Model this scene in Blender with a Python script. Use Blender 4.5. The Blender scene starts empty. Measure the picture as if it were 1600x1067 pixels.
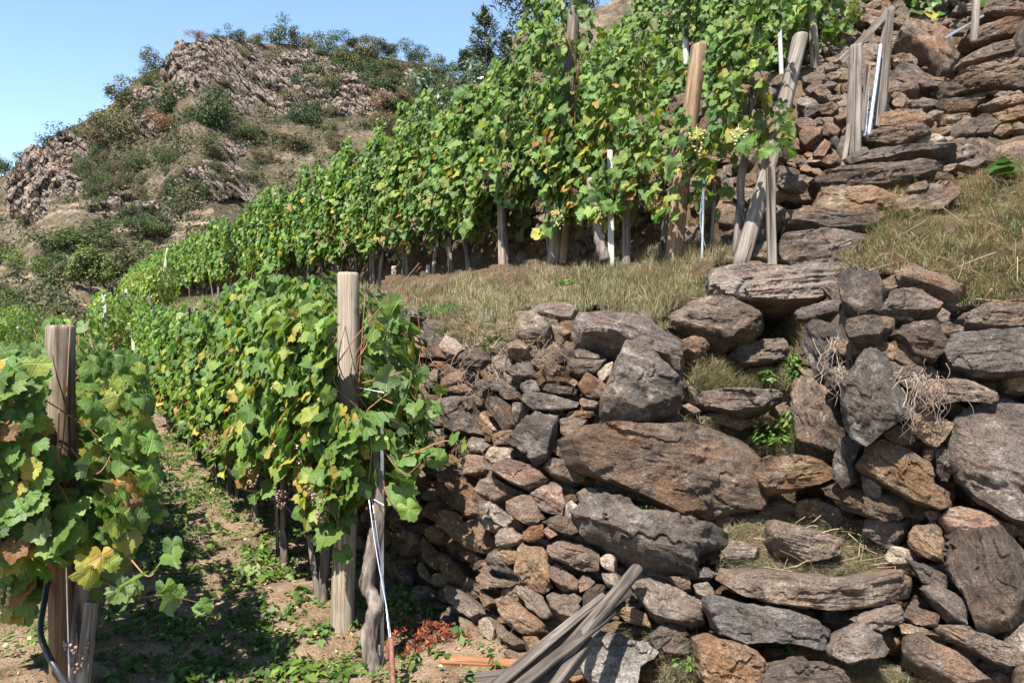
import bpy, math, random
import numpy as np
from mathutils import Matrix, Vector
random.seed(7); RNG = np.random.default_rng(7)
SC = bpy.context.scene
COL = SC.collection
F, CX, CY, H = 1244.0, 800.0, 512.0, 1.6          # focal length in photo pixels, principal column, horizon row, eye height

def P(px, py, Y):
    return np.array([(px - CX) / F * Y, Y, H + (CY - py) / F * Y])
def proj(p):
    p = np.asarray(p, float); y = np.maximum(p[..., 1], .05)
    return CX + F * p[..., 0] / y, CY - F * (p[..., 2] - H) / y

def tag(o, label=None, cat=None, group=None, kind=None):
    if label: o['label'] = label
    if cat: o['category'] = cat
    if group: o['group'] = group
    if kind: o['kind'] = kind
    return o
def empty(name, loc, label=None, cat=None, group=None):
    o = bpy.data.objects.new(name, None); COL.objects.link(o)
    o.location = [float(c) for c in loc]; o.empty_display_size = .1
    return tag(o, label, cat, group)

def mkmesh(name, V, faces, mat, smooth=True, attrs=None, uv=None):
    me = bpy.data.meshes.new(name)
    V = np.asarray(V, np.float32)
    faces = [np.asarray(f, np.int32) for f in faces if len(f)]
    me.vertices.add(len(V)); me.vertices.foreach_set('co', V.ravel())
    lv = np.concatenate([f.ravel() for f in faces]).astype(np.int32)
    sizes = np.concatenate([np.full(len(f), f.shape[1], np.int32) for f in faces])
    starts = np.concatenate([[0], np.cumsum(sizes)[:-1]]).astype(np.int32)
    me.loops.add(len(lv)); me.loops.foreach_set('vertex_index', lv)
    me.polygons.add(len(sizes)); me.polygons.foreach_set('loop_start', starts)
    me.polygons.foreach_set('use_smooth', np.full(len(sizes), smooth, bool))
    if uv is not None:
        l = me.uv_layers.new(name='UVMap'); l.data.foreach_set('uv', np.asarray(uv, np.float32)[lv].ravel())
    for k, a in (attrs or {}).items():
        at = me.attributes.new(k, 'FLOAT', 'POINT'); at.data.foreach_set('value', np.asarray(a, np.float32))
    me.update(calc_edges=True); me.validate()
    if mat: me.materials.append(mat)
    return me
def obj(name, me, parent=None, loc=None, mat=None):
    o = bpy.data.objects.new(name, me); COL.objects.link(o)
    if parent is not None: o.parent = parent
    if loc is not None: o.location = [float(c) for c in loc]
    if mat is not None: o.matrix_world = mat
    return o
class MB:
    """collects pieces into one mesh"""
    def __init__(s): s.V = []; s.F = {}; s.n = 0; s.U = []; s.A = {}
    def add(s, V, faces, uv=None, attrs=None):
        V = np.asarray(V, float)
        for f in faces:
            if len(f):
                f = np.asarray(f, np.int64); s.F.setdefault(f.shape[1], []).append(f + s.n)
        s.V.append(V); s.n += len(V)
        s.U.append(np.zeros((len(V), 2)) if uv is None else uv)
        for k, a in (attrs or {}).items(): s.A.setdefault(k, []).append(np.broadcast_to(a, (len(V),)))
        return s
    def mesh(s, name, mat, smooth=True, off=None):
        V = np.concatenate(s.V)
        if off is not None: V = V - np.asarray(off, float)
        return mkmesh(name, V, [np.concatenate(v) for v in s.F.values()], mat, smooth,
                      {k: np.concatenate(a) for k, a in s.A.items()}, np.concatenate(s.U))
    def build(s, name, mat, parent=None, smooth=True, loc=None):
        return obj(name, s.mesh(name, mat, smooth, loc if parent is None else loc), parent, loc if parent is None else None)

# ---------- numpy noise
def _h(ix, iy, iz, seed):
    h = (ix.astype(np.int64) * 374761393 + iy.astype(np.int64) * 668265263 + iz.astype(np.int64) * 2147483647 + seed * 974711) & 0xFFFFFFFF
    h = ((h ^ (h >> 13)) * 1274126177) & 0xFFFFFFFF
    h = ((h ^ (h >> 16)) * 2246822519) & 0xFFFFFFFF
    return ((h ^ (h >> 15)) & 0xFFFF) / 32767.5 - 1
def noise(p, seed=0):
    p = np.asarray(p, float); i = np.floor(p); f = p - i; f = f * f * (3 - 2 * f)
    i = i.astype(np.int64); x, y, z = i[..., 0], i[..., 1], i[..., 2]; r = 0
    for a in (0, 1):
        wx = f[..., 0] if a else 1 - f[..., 0]
        for b in (0, 1):
            wy = f[..., 1] if b else 1 - f[..., 1]
            for c in (0, 1):
                wz = f[..., 2] if c else 1 - f[..., 2]
                r = r + wx * wy * wz * _h(x + a, y + b, z + c, seed)
    return r
def fbm(p, oct=4, seed=0, gain=.5):
    p = np.asarray(p, float); r = 0; a = 1
    for k in range(oct):
        r = r + a * noise(p * 2 ** k + 17.3 * k, seed + k); a *= gain
    return r
def ridged(p, oct=4, seed=0):
    r = 0; a = 1
    for k in range(oct):
        r = r + a * (1 - 2 * np.abs(noise(p * 2 ** k + 11.1 * k, seed + k))); a *= .5
    return r
def unit(v):
    v = np.asarray(v, float); return v / np.maximum(np.linalg.norm(v, axis=-1, keepdims=True), 1e-9)

# ---------- basic shapes
def tube(pts, rad, n=8, cap=True, jit=0, seed=0):
    pts = np.asarray(pts, float); m = len(pts); rad = np.broadcast_to(np.asarray(rad, float), (m,))
    T = unit(np.gradient(pts, axis=0)); ref = np.array([0, 0, 1.]) if abs(T[0][2]) < .8 else np.array([1., 0, 0])
    A = []; a = unit(np.cross(ref, T[0]))
    for k in range(m):
        a = unit(a - T[k] * (a @ T[k])); A.append(a)
    A = np.array(A); B = np.cross(T, A)
    th = np.arange(n) * 2 * math.pi / n
    R = rad[:, None] * np.ones(n)
    V = pts[:, None] + R[..., None] * (np.cos(th)[None, :, None] * A[:, None] + np.sin(th)[None, :, None] * B[:, None])
    if jit:
        d = V - pts[:, None]
        V = pts[:, None] + d * (1 + jit * (.6 * fbm(V * np.array([16, 16, 5]), 3, seed) + .75 * ridged(V * np.array([48, 48, 9]), 3, seed + 3) - .3))[..., None]
    V = V.reshape(-1, 3)
    i, j = np.meshgrid(np.arange(m - 1), np.arange(n), indexing='ij'); j2 = (j + 1) % n
    q = np.stack([i * n + j, i * n + j2, (i + 1) * n + j2, (i + 1) * n + j], -1).reshape(-1, 4)
    fs = [q]
    if cap:
        V = np.vstack([V, pts[0], pts[-1]]); k = np.arange(n); k2 = (k + 1) % n
        fs.append(np.stack([np.full(n, m * n), k2, k], -1)); fs.append(np.stack([np.full(n, m * n + 1), (m - 1) * n + k, (m - 1) * n + k2], -1))
    return V, fs
def spline(pts, n=24):
    """Catmull-Rom through the points"""
    p = np.asarray(pts, float); p = np.vstack([2 * p[0] - p[1], p, 2 * p[-1] - p[-2]]); out = []
    m = len(p) - 3
    for u in np.linspace(0, m - 1e-6, n):
        k = int(u); t = u - k; a, b, c, d = p[k:k + 4]
        out.append(.5 * (2 * b + (c - a) * t + (2 * a - 5 * b + 4 * c - d) * t * t + (3 * b - a - 3 * c + d) * t ** 3))
    return np.array(out)
def grid_faces(nu, nv, keep=None):
    i, j = np.meshgrid(np.arange(nu - 1), np.arange(nv - 1), indexing='ij')
    q = np.stack([i * nv + j, (i + 1) * nv + j, (i + 1) * nv + j + 1, i * nv + j + 1], -1)
    return q.reshape(-1, 4) if keep is None else q[keep[:-1, :-1] & keep[1:, :-1] & keep[1:, 1:] & keep[:-1, 1:]]
def box_bar(a, b, w, d, jit=.004, seed=0, up=None, seg=10):
    """a squared timber from a to b, w wide, d deep, edges worn"""
    a = np.asarray(a, float); b = np.asarray(b, float); L = np.linalg.norm(b - a)
    prof = []
    for sx, sy in ((-1, -1), (1, -1), (1, 1), (-1, 1)):
        prof += [(sx * w / 2 * (.82 if k == (sx * sy > 0) else 1), sy * d / 2 * (1 if k == (sx * sy > 0) else .82)) for k in (0, 1)]
    prof = np.array(prof); n = len(prof)
    zs = np.concatenate([[0, .01], np.linspace(.06, L - .06, seg), [L - .01, L]])
    V = []
    for k, z in enumerate(zs):
        s = .86 if k in (0, len(zs) - 1) else 1
        V.append(np.column_stack([prof * s, np.full(n, z)]))
    V = np.array(V); V = V + jit * np.stack([noise(V * np.array([20, 20, 4]) + seed, 1), noise(V * np.array([20, 20, 4]) + seed, 2), 0 * V[..., 0]], -1)
    m = len(zs); V = V.reshape(-1, 3)
    i, j = np.meshgrid(np.arange(m - 1), np.arange(n), indexing='ij'); j2 = (j + 1) % n
    q = np.stack([i * n + j, i * n + j2, (i + 1) * n + j2, (i + 1) * n + j], -1).reshape(-1, 4)
    V = np.vstack([V, [0, 0, 0], [0, 0, L]]); k = np.arange(n); k2 = (k + 1) % n
    f = [q, np.stack([np.full(n, m * n), k2, k], -1), np.stack([np.full(n, m * n + 1), (m - 1) * n + k, (m - 1) * n + k2], -1)]
    return V, f, axis_matrix(a, b)
def axis_matrix(a, b, roll=0):
    """frame at a with local Z pointing at b"""
    z = Vector(unit(np.asarray(b, float) - np.asarray(a, float))); x = Vector((0, 1, 0)).cross(z)
    if x.length < .1: x = Vector((1, 0, 0)).cross(z)
    x.normalize(); y = z.cross(x)
    M = Matrix((x, y, z)).transposed().to_4x4(); M.translation = Vector([float(c) for c in a])
    return M @ Matrix.Rotation(roll, 4, 'Z')
# ---------- materials
class NT:
    def __init__(s, name):
        s.m = bpy.data.materials.new(name); s.m.use_nodes = True; s.t = s.m.node_tree; s.t.nodes.clear()
        s.out = s.n('ShaderNodeOutputMaterial')
    def n(s, typ, **kw):
        nd = s.t.nodes.new(typ)
        for k, v in kw.items():
            if k.startswith('_'): setattr(nd, k[1:], v)
            else:
                key = int(k[1:]) if k[0] == 'i' and k[1:].isdigit() else k.replace('__', ' ')
                s.set(nd.inputs[key], v)
        return nd
    def set(s, sock, v):
        if isinstance(v, bpy.types.NodeSocket): s.t.links.new(v, sock)
        elif isinstance(v, bpy.types.Node): s.t.links.new(v.outputs[0], sock)
        else:
            try: sock.default_value = v
            except Exception: sock.default_value = (*v, 1) if len(v) == 3 else v
    def noise(s, vec, scale, detail=5, rough=.55, dist=0):
        return s.n('ShaderNodeTexNoise', Vector=vec, Scale=scale, Detail=detail, Roughness=rough, Distortion=dist).outputs['Fac']
    def map(s, vec, scale=(1, 1, 1), loc=(0, 0, 0)):
        nd = s.n('ShaderNodeMapping', Vector=vec); s.set(nd.inputs['Scale'], scale); s.set(nd.inputs['Location'], loc); return nd.outputs[0]
    def ramp(s, fac, stops, interp='LINEAR'):
        nd = s.n('ShaderNodeValToRGB', Fac=fac); cr = nd.color_ramp; cr.interpolation = interp
        while len(cr.elements) < len(stops): cr.elements.new(.5)
        for e, (p, c) in zip(cr.elements, stops): e.position = p; e.color = (*c, 1) if not isinstance(c, (int, float)) else (c, c, c, 1)
        return nd.outputs[0]
    def mix(s, fac, a, b, mode='MIX'):
        nd = s.n('ShaderNodeMix', _data_type='RGBA', _blend_type=mode)
        s.set(nd.inputs[0], fac); s.set(nd.inputs[6], a); s.set(nd.inputs[7], b); return nd.outputs[2]
    def math(s, op, a, b=None, c=None, clamp=False):
        nd = s.n('ShaderNodeMath', _operation=op, _use_clamp=clamp); s.set(nd.inputs[0], a)
        if b is not None: s.set(nd.inputs[1], b)
        if c is not None: s.set(nd.inputs[2], c)
        return nd.outputs[0]
    def bsdf(s, color, rough=.8, bump=None, dist=.01, strength=1, spec=.3):
        b = s.n('ShaderNodeBsdfPrincipled', Roughness=rough); s.set(b.inputs['Base Color'], color)
        b.inputs['Specular IOR Level'].default_value = spec
        if bump is not None:
            bp = s.n('ShaderNodeBump', Height=bump); bp.inputs['Distance'].default_value = dist; bp.inputs['Strength'].default_value = strength
            s.set(b.inputs['Normal'], bp.outputs[0])
        return b
    def done(s, sh): s.t.links.new(sh.outputs[0], s.out.inputs['Surface']); return s.m

def stone_mat(name, dark, base, light, stain, stain_amt=.45, pale_amt=.3, dust=0, island=False):
    wm = lambda c, k=1.: (c[0] * 1.13 * k, c[1] * 1.01 * k, c[2] * .91 * k)
    dark, base, light, stain = wm(dark, .85), wm(base, 1.08), wm(light, 1.25), wm(stain, 1.15)
    t = NT(name); tc = t.n('ShaderNodeTexCoord'); oi = t.n('ShaderNodeObjectInfo')
    rnd = oi.outputs['Random']
    if island: rnd = t.n('ShaderNodeNewGeometry').outputs['Random Per Island']
    off = t.n('ShaderNodeVectorMath', _operation='SCALE'); t.set(off.inputs[0], (37., 61., 23.)); t.set(off.inputs['Scale'], rnd)
    vec = t.n('ShaderNodeVectorMath', _operation='ADD'); t.set(vec.inputs[0], tc.outputs['Object']); t.set(vec.inputs[1], off.outputs[0]); v = vec.outputs[0]
    warp = t.n('ShaderNodeTexNoise', Vector=v, Scale=4., Detail=3.)
    wv = t.n('ShaderNodeVectorMath', _operation='MULTIPLY_ADD'); t.set(wv.inputs[0], warp.outputs['Color']); t.set(wv.inputs[1], (.1, .16, .1)); t.set(wv.inputs[2], v)
    st = t.noise(t.map(wv.outputs[0], (3.0, 15, 7)), 1.6, 7, .66)
    big = t.noise(v, 4.5, 4, .6); mid = t.noise(v, 15, 6, .68); fine = t.noise(v, 120, 3, .75); grit = t.noise(v, 330, 2, .7); sp = t.noise(v, 55, 4, .8)
    f = t.math('ADD', t.math('MULTIPLY', st, .5), t.math('MULTIPLY', mid, .5))
    c = t.ramp(f, [(.38, dark), (.46, [q * .8 for q in base]), (.55, base), (.64, light)])
    c = t.mix(1., c, t.ramp(t.noise(v, 2.1, 4, .6, .3), [(.36, .45), (.5, .88), (.64, 1.2)]), 'MULTIPLY')
    c = t.mix(t.ramp(t.noise(v, 3.2, 5, .65, .5), [(.46, 0.), (.6, stain_amt)]), c, stain)
    c = t.mix(t.math('MULTIPLY', t.ramp(t.noise(v, 7.5, 7, .75, .4), [(.54, 0.), (.62, 1.)]), pale_amt), c, (.26, .235, .2))
    c = t.mix(t.ramp(t.noise(t.map(v, loc=(5, 3, 9)), 8, 7, .78), [(.58, 0.), (.66, .65)]), c, (.022, .019, .017))
    c = t.mix(t.ramp(t.noise(t.map(v, loc=(1, 8, 4)), 6, 6, .8), [(.66, 0.), (.7, .5)]), c, (.2, .125, .04))
    if dust: c = t.mix(t.math('MULTIPLY', t.ramp(t.noise(v, 5, 5, .65), [(.35, .2), (.62, 1.)]), dust), c, (.2, .132, .082))
    c = t.mix(.7, c, t.ramp(t.math('ADD', t.math('MULTIPLY', fine, .5), t.math('MULTIPLY', sp, .5)), [(.36, .25), (.5, .9), (.64, 1.9)]), 'MULTIPLY')
    hv = t.n('ShaderNodeHueSaturation', Color=c); t.set(hv.inputs['Value'], t.math('MULTIPLY_ADD', rnd, .6, .8)); t.set(hv.inputs['Saturation'], t.math('MULTIPLY_ADD', t.math('FRACT', t.math('MULTIPLY', rnd, 7.3)), .5, .7))
    h = t.math('ADD', t.math('MULTIPLY', st, .7), t.math('MULTIPLY', mid, .8))
    h = t.math('ADD', h, t.math('MULTIPLY', sp, .3)); h = t.math('ADD', h, t.math('MULTIPLY', fine, .12)); h = t.math('ADD', h, t.math('MULTIPLY', grit, .05))
    return t.done(t.bsdf(hv.outputs[0], .75, h, .05, 1., .35))
SM = {
 'g': stone_mat('grey_schist', (.042, .032, .025), (.117, .092, .072), (.225, .188, .152), (.145, .09, .05), .45, .3),
 'd': stone_mat('dark_schist', (.028, .023, .019), (.076, .061, .051), (.18, .155, .133), (.105, .062, .034), .35, .25),
 'q': stone_mat('blue_grey_schist', (.038, .034, .032), (.095, .087, .08), (.22, .205, .187), (.11, .08, .054), .3, .35),
 'b': stone_mat('brown_schist', (.045, .033, .024), (.115, .086, .063), (.21, .167, .127), (.145, .08, .04), .5, .25),
 't': stone_mat('tan_schist', (.062, .045, .031), (.155, .116, .082), (.26, .205, .15), (.18, .108, .06), .45, .25, .35),
 'r': stone_mat('rusty_schist', (.062, .038, .022), (.16, .1, .06), (.26, .185, .13), (.19, .09, .036), .6, .25),
 'p': stone_mat('pale_quartz', (.14, .112, .085), (.27, .23, .185), (.4, .36, .31), (.24, .155, .09), .4, .2),
 'w': stone_mat('whitish_gneiss', (.16, .15, .14), (.34, .325, .3), (.46, .44, .41), (.3, .26, .21), .3, .2),
 'f': stone_mat('mixed_rubble', (.042, .033, .026), (.118, .091, .068), (.21, .17, .132), (.155, .092, .05), .4, .25, .25, True),
}
def soil_mat(name, a, b, c, scale=9, bump=.03):
    t = NT(name); tc = t.n('ShaderNodeTexCoord'); v = tc.outputs['Object']
    n1 = t.noise(v, scale * .18, 5, .6); n2 = t.noise(v, scale, 6, .7); n3 = t.noise(v, scale * 8, 4, .7); n4 = t.noise(v, scale * 30, 2, .6)
    col = t.ramp(t.math('ADD', t.math('MULTIPLY', n1, .55), t.math('MULTIPLY', n2, .45)), [(.36, a), (.5, b), (.64, c)])
    col = t.mix(.6, col, t.ramp(n3, [(.3, .35), (.5, .95), (.7, 1.5)]), 'MULTIPLY')
    h = t.math('ADD', n2, t.math('MULTIPLY', n3, .35)); h = t.math('ADD', h, t.math('MULTIPLY', n4, .12))
    return t.done(t.bsdf(col, .95, h, bump, 1, .1))
M = {}
M['soil'] = soil_mat('vineyard_soil', (.1, .066, .04), (.215, .15, .096), (.3, .218, .146), 9)
M['bank'] = soil_mat('bank_soil', (.04, .026, .016), (.095, .063, .039), (.155, .11, .068), 12)
def hill_mat():
    t = NT('hill_ground'); v = t.n('ShaderNodeTexCoord').outputs['Object']
    rk = t.n('ShaderNodeAttribute', _attribute_name='rock').outputs['Fac']; tr = t.n('ShaderNodeAttribute', _attribute_name='terr').outputs['Fac']
    n1 = t.noise(v, .05, 6, .62); n2 = t.noise(v, .35, 6, .7); n3 = t.noise(v, 1.6, 4, .7)
    g = t.ramp(t.math('ADD', t.math('MULTIPLY', n1, .5), t.math('MULTIPLY', n2, .5)), [(.36, (.033, .033, .018)), (.45, (.07, .058, .036)), (.53, (.108, .083, .056)), (.64, (.15, .118, .084))])
    r = t.ramp(t.math('ADD', t.math('MULTIPLY', t.noise(t.map(v, (1, 1, .5)), .5, 6, .72), .7), t.math('MULTIPLY', n1, .3)), [(.36, (.03, .025, .022)), (.46, (.09, .07, .058)), (.55, (.14, .107, .086)), (.66, (.21, .165, .132))])
    m = t.math('ADD', rk, t.math('MULTIPLY', t.math('SUBTRACT', n2, .5), 1.3)); m = t.ramp(m, [(.42, 0.), (.58, 1.)])
    c = t.mix(m, g, r); c = t.mix(t.math('MULTIPLY', tr, .8), c, (.24, .175, .125))
    c = t.mix(.85, c, t.ramp(t.math('ADD', t.math('MULTIPLY', n3, .6), t.math('MULTIPLY', t.noise(v, .8, 5, .75), .4)), [(.34, .3), (.5, .95), (.64, 1.6)]), 'MULTIPLY')
    h = t.math('ADD', t.math('MULTIPLY', n2, 1.), t.math('MULTIPLY', n3, .4))
    return t.done(t.bsdf(c, .95, h, .9, 1, .05))
M['hill'] = hill_mat()

def crag_mat():
    t = NT('crag_rock'); v = t.n('ShaderNodeTexCoord').outputs['Object']
    a = t.noise(v, .22, 6, .7); b = t.noise(t.map(v, (1, 1, .45)), 1.0, 6, .75); f = t.noise(v, 3., 4, .7)
    vo = t.n('ShaderNodeTexVoronoi', _feature='DISTANCE_TO_EDGE', Vector=t.map(v, (.55, .55, .3)), Scale=1.); vw = t.n('ShaderNodeTexVoronoi', _feature='DISTANCE_TO_EDGE', Vector=t.map(v, (1.5, 1.5, .8)), Scale=1.)
    c = t.ramp(t.math('ADD', t.math('MULTIPLY', a, .45), t.math('MULTIPLY', b, .55)), [(.34, (.15, .12, .1)), (.44, (.22, .175, .145)), (.54, (.3, .24, .195)), (.66, (.36, .3, .25))])
    c = t.mix(t.ramp(t.noise(v, .4, 4, .6), [(.52, 0.), (.64, .55)]), c, (.34, .21, .14))
    c = t.mix(t.ramp(t.noise(t.map(v, loc=(7, 3, 1)), .5, 6, .75), [(.55, 0.), (.62, .8)]), c, (.1, .095, .05))
    k = t.math('MULTIPLY', t.ramp(vo.outputs[0], [(.0, .2), (.09, 1.)]), t.ramp(vw.outputs[0], [(.0, .8), (.1, 1.)])); c = t.mix(1., c, k, 'MULTIPLY')
    c = t.mix(.3, c, t.ramp(f, [(.3, .4), (.7, 1.6)]), 'MULTIPLY')
    return t.done(t.bsdf(c, .95, t.math('ADD', b, t.math('MULTIPLY', k, .7)), .8, 1, .05))
M['crag'] = crag_mat()
def leaf_mat(name, stops, vein=True, trans=.36, rough=.5, spec=.4, veincol=(.2, .26, .08), bump=True):
    """tint attribute per leaf picks the leaf's own colour; veins from the leaf's own UV"""
    t = NT(name); at = t.n('ShaderNodeAttribute', _attribute_name='tint').outputs['Fac']
    uv = t.n('ShaderNodeUVMap').outputs[0]; ob = t.n('ShaderNodeTexCoord').outputs['Object']
    ri = t.n('ShaderNodeNewGeometry').outputs['Random Per Island']
    blot = t.noise(ob, 22, 4, .6)
    f = t.math('ADD', at, t.math('MULTIPLY', t.math('SUBTRACT', blot, .5), .16))
    c = t.ramp(f, stops)
    if vein:
        sp = t.n('ShaderNodeSeparateXYZ', Vector=uv); x, y = sp.outputs[0], sp.outputs[1]
        ang = t.math('ARCTAN2', x, y); r = t.math('SQRT', t.math('ADD', t.math('MULTIPLY', x, x), t.math('MULTIPLY', y, y)))
        d = t.math('MULTIPLY', t.math('ABSOLUTE', t.math('SINE', t.math('MULTIPLY', ang, 3.))), r)
        v = t.ramp(d, [(.0, 1.), (.022, .85), (.07, 0.)])
        w = t.ramp(t.math('SINE', t.math('MULTIPLY', t.math('ADD', r, t.math('MULTIPLY', d, .9)), 46.)), [(.72, 0.), (1., .35)])
        vv = t.math('MAXIMUM', v, w)
        # old leaves turn yellow between the veins at the rim
        rim = t.math('MULTIPLY', t.ramp(t.math('ADD', r, t.math('MULTIPLY', t.math('SUBTRACT', blot, .5), .9)), [(.5, 0.), (.72, 1.)]), t.ramp(ri, [(.72, 0.), (.9, .55)]))
        c = t.mix(rim, c, (.26, .22, .035)); c = t.mix(t.math('MULTIPLY', vv, .5), c, veincol)
    hs = t.n('ShaderNodeHueSaturation', Color=c); t.set(hs.inputs['Value'], t.math('MULTIPLY_ADD', ri, .5, .75)); c = hs.outputs[0]
    back = t.n('ShaderNodeNewGeometry').outputs['Backfacing']
    cb = t.mix(t.math('MULTIPLY', back, .4), c, (.2, .24, .14))
    b = t.bsdf(cb, rough, (t.math('ADD', t.math('MULTIPLY', vv, -.5), t.noise(uv, 9, 2)) if vein and bump else None), .006, .7, spec)
    tl = t.n('ShaderNodeBsdfTranslucent'); t.set(tl.inputs['Color'], t.mix(.55, c, (1.5, 1.75, .45), 'MULTIPLY'))
    mx = t.n('ShaderNodeMixShader'); mx.inputs[0].default_value = trans; t.t.links.new(b.outputs[0], mx.inputs[1]); t.t.links.new(tl.outputs[0], mx.inputs[2])
    return t.done(mx)
VST = [(.0, (.032, .068, .014)), (.3, (.078, .152, .028)), (.55, (.145, .215, .038)), (.7, (.26, .25, .045)), (.82, (.32, .25, .04)), (.92, (.32, .15, .045)), (1., (.14, .065, .035))]
M['leaf'] = leaf_mat('vine_leaf', VST)
M['leaf_far'] = leaf_mat('vine_leaf_far', VST, vein=False)
GST = lambda a, b, c: [(.1, a), (.5, b), (.9, c)]
M['fol_dark'] = leaf_mat('foliage_dark', GST((.016, .03, .01), (.03, .055, .016), (.055, .085, .026)), False, .2, .6, .2)
M['fol_mid'] = leaf_mat('foliage_mid', GST((.026, .042, .014), (.052, .073, .025), (.09, .105, .038)), False, .2, .6, .2)
M['fol_olive'] = leaf_mat('foliage_olive', GST((.048, .05, .02), (.085, .085, .034), (.135, .12, .052)), False, .2, .6, .2)
M['fol_light'] = leaf_mat('foliage_light', GST((.06, .08, .022), (.11, .14, .04), (.18, .195, .065)), False, .25, .6, .2)
M['fol_brown'] = leaf_mat('foliage_brown', GST((.062, .043, .025), (.11, .077, .043), (.16, .12, .064)), False, .15, .7, .1)
M['fol_orange'] = leaf_mat('foliage_orange', GST((.11, .055, .028), (.2, .095, .05), (.26, .15, .07)), False, .2, .6, .2)
M['fol_walnut'] = leaf_mat('foliage_walnut', GST((.03, .055, .022), (.06, .1, .045), (.13, .17, .1)), False, .2, .35, .6)
M['fol_conifer'] = leaf_mat('foliage_conifer', GST((.008, .018, .012), (.016, .034, .018), (.035, .06, .03)), False, .08, .6, .3)
M['fol_pine'] = leaf_mat('foliage_pine', GST((.03, .048, .03), (.055, .075, .045), (.095, .115, .07)), False, .1, .6, .3)
M['weed'] = leaf_mat('weed_leaf', GST((.035, .07, .015), (.072, .13, .025), (.145, .2, .042)), False, .35, .5, .3)
M['dry'] = leaf_mat('dry_grass', [(.0, (.04, .06, .016)), (.25, (.08, .088, .028)), (.38, (.13, .08, .047)), (.6, (.24, .162, .1)), (.8, (.33, .235, .15)), (1., (.42, .325, .22))], False, .25, .7, .15)
M['root'] = leaf_mat('pale_roots', GST((.12, .085, .06), (.2, .15, .115), (.3, .24, .19)), False, 0, .8, .1)
M['twig'] = leaf_mat('dry_twigs', GST((.08, .055, .037), (.16, .112, .08), (.24, .18, .135)), False, 0, .8, .1)
M['cane'] = leaf_mat('vine_cane', GST((.08, .04, .02), (.15, .07, .032), (.22, .11, .05)), False, 0, .6, .3)
M['redwood'] = leaf_mat('rotten_wood', GST((.05, .016, .01), (.15, .045, .022), (.28, .09, .045)), False, 0, .85, .1)
M['litter'] = leaf_mat('leaf_litter', GST((.11, .055, .03), (.24, .14, .075), (.4, .29, .17)), False, .1, .8, .1)

def wood_mat(name, dark, base, light, brown=None, bz=None, scale=1.):
    t = NT(name); tc = t.n('ShaderNodeTexCoord'); oi = t.n('ShaderNodeObjectInfo')
    vec = t.n('ShaderNodeVectorMath', _operation='ADD'); t.set(vec.inputs[0], tc.outputs['Object'])
    off = t.n('ShaderNodeVectorMath', _operation='SCALE'); t.set(off.inputs[0], (9., 7., 31.)); t.set(off.inputs['Scale'], oi.outputs['Random']); t.set(vec.inputs[1], off.outputs[0]); v = vec.outputs[0]
    wp = t.n('ShaderNodeTexNoise', Vector=t.map(v, (9, 9, 2.6)), Scale=1., Detail=2.)
    wv = t.n('ShaderNodeVectorMath', _operation='MULTIPLY_ADD'); t.set(wv.inputs[0], wp.outputs['Color']); t.set(wv.inputs[1], (.03, .03, .15)); t.set(wv.inputs[2], v)
    g = t.noise(t.map(wv.outputs[0], (46 * scale, 46 * scale, 1.7)), 1., 5, .6); g2 = t.noise(t.map(wv.outputs[0], (150 * scale, 150 * scale, 3.5)), 1., 3, .6)
    crack = t.ramp(t.noise(t.map(wv.outputs[0], (34, 34, .8)), 1., 2, .5), [(.30, 0.), (.36, 1.)])
    lo = t.noise(t.map(v, (5, 5, 1.6)), 1.5, 4, .6)
    c = t.ramp(t.math('ADD', t.math('MULTIPLY', g, .6), t.math('MULTIPLY', lo, .4)), [(.36, dark), (.48, base), (.62, light)])
    if brown:
        z = t.n('ShaderNodeSeparateXYZ', Vector=tc.outputs['Object']).outputs[2]
        k = t.math('ADD', z, t.math('MULTIPLY', t.math('SUBTRACT', lo, .5), 1.1)); k = t.ramp(t.math('SUBTRACT', k, bz - .5), [(.3, 1.), (.75, 0.)])
        c = t.mix(k, c, t.ramp(g, [(.35, [q * .4 for q in brown]), (.6, brown)]))
    vk = t.n('ShaderNodeTexVoronoi', Vector=t.map(v, (3.5, 3.5, 2.2)), Scale=1., Randomness=1.)
    kn = t.ramp(vk.outputs['Distance'], [(.045, 1.), (.09, 0.)]); c = t.mix(t.math('MULTIPLY', kn, .8), c, (.13, .06, .025))
    c = t.mix(.5, c, t.ramp(g2, [(.35, .45), (.6, 1.3)]), 'MULTIPLY')
    c = t.mix(t.math('SUBTRACT', 1., crack), c, (.035, .025, .018))
    hv = t.n('ShaderNodeHueSaturation', Color=c); t.set(hv.inputs['Value'], t.math('MULTIPLY_ADD', oi.outputs['Random'], .3, .85))
    h = t.math('ADD', t.math('MULTIPLY', g, .6), t.math('MULTIPLY', g2, .3)); h = t.math('ADD', h, t.math('MULTIPLY', crack, .6))
    return t.done(t.bsdf(hv.outputs[0], .85, h, .006, .9, .15))
M['wood_grey'] = wood_mat('weathered_wood', (.055, .043, .034), (.125, .103, .085), (.215, .185, .155))
M['wood_post'] = wood_mat('old_post_wood', (.065, .045, .03), (.14, .106, .078), (.24, .2, .155), (.15, .088, .05), 1.5)
M['wood_dark'] = wood_mat('dark_weathered_wood', (.03, .024, .02), (.085, .068, .056), (.165, .14, .118))
M['wood_pale'] = wood_mat('pale_post_wood', (.115, .082, .054), (.24, .19, .142), (.35, .3, .235))
M['wood_brown'] = wood_mat('brown_wood', (.085, .05, .028), (.19, .12, .075), (.3, .215, .145))
M['wood_rust'] = wood_mat('reddish_wood', (.1, .04, .018), (.22, .095, .045), (.32, .16, .085))
M['bark'] = wood_mat('vine_bark', (.035, .027, .021), (.11, .086, .07), (.23, .19, .163), scale=.5)
M['bark_dark'] = wood_mat('tree_bark', (.04, .032, .026), (.1, .08, .06), (.17, .14, .11), scale=.4)
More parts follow.
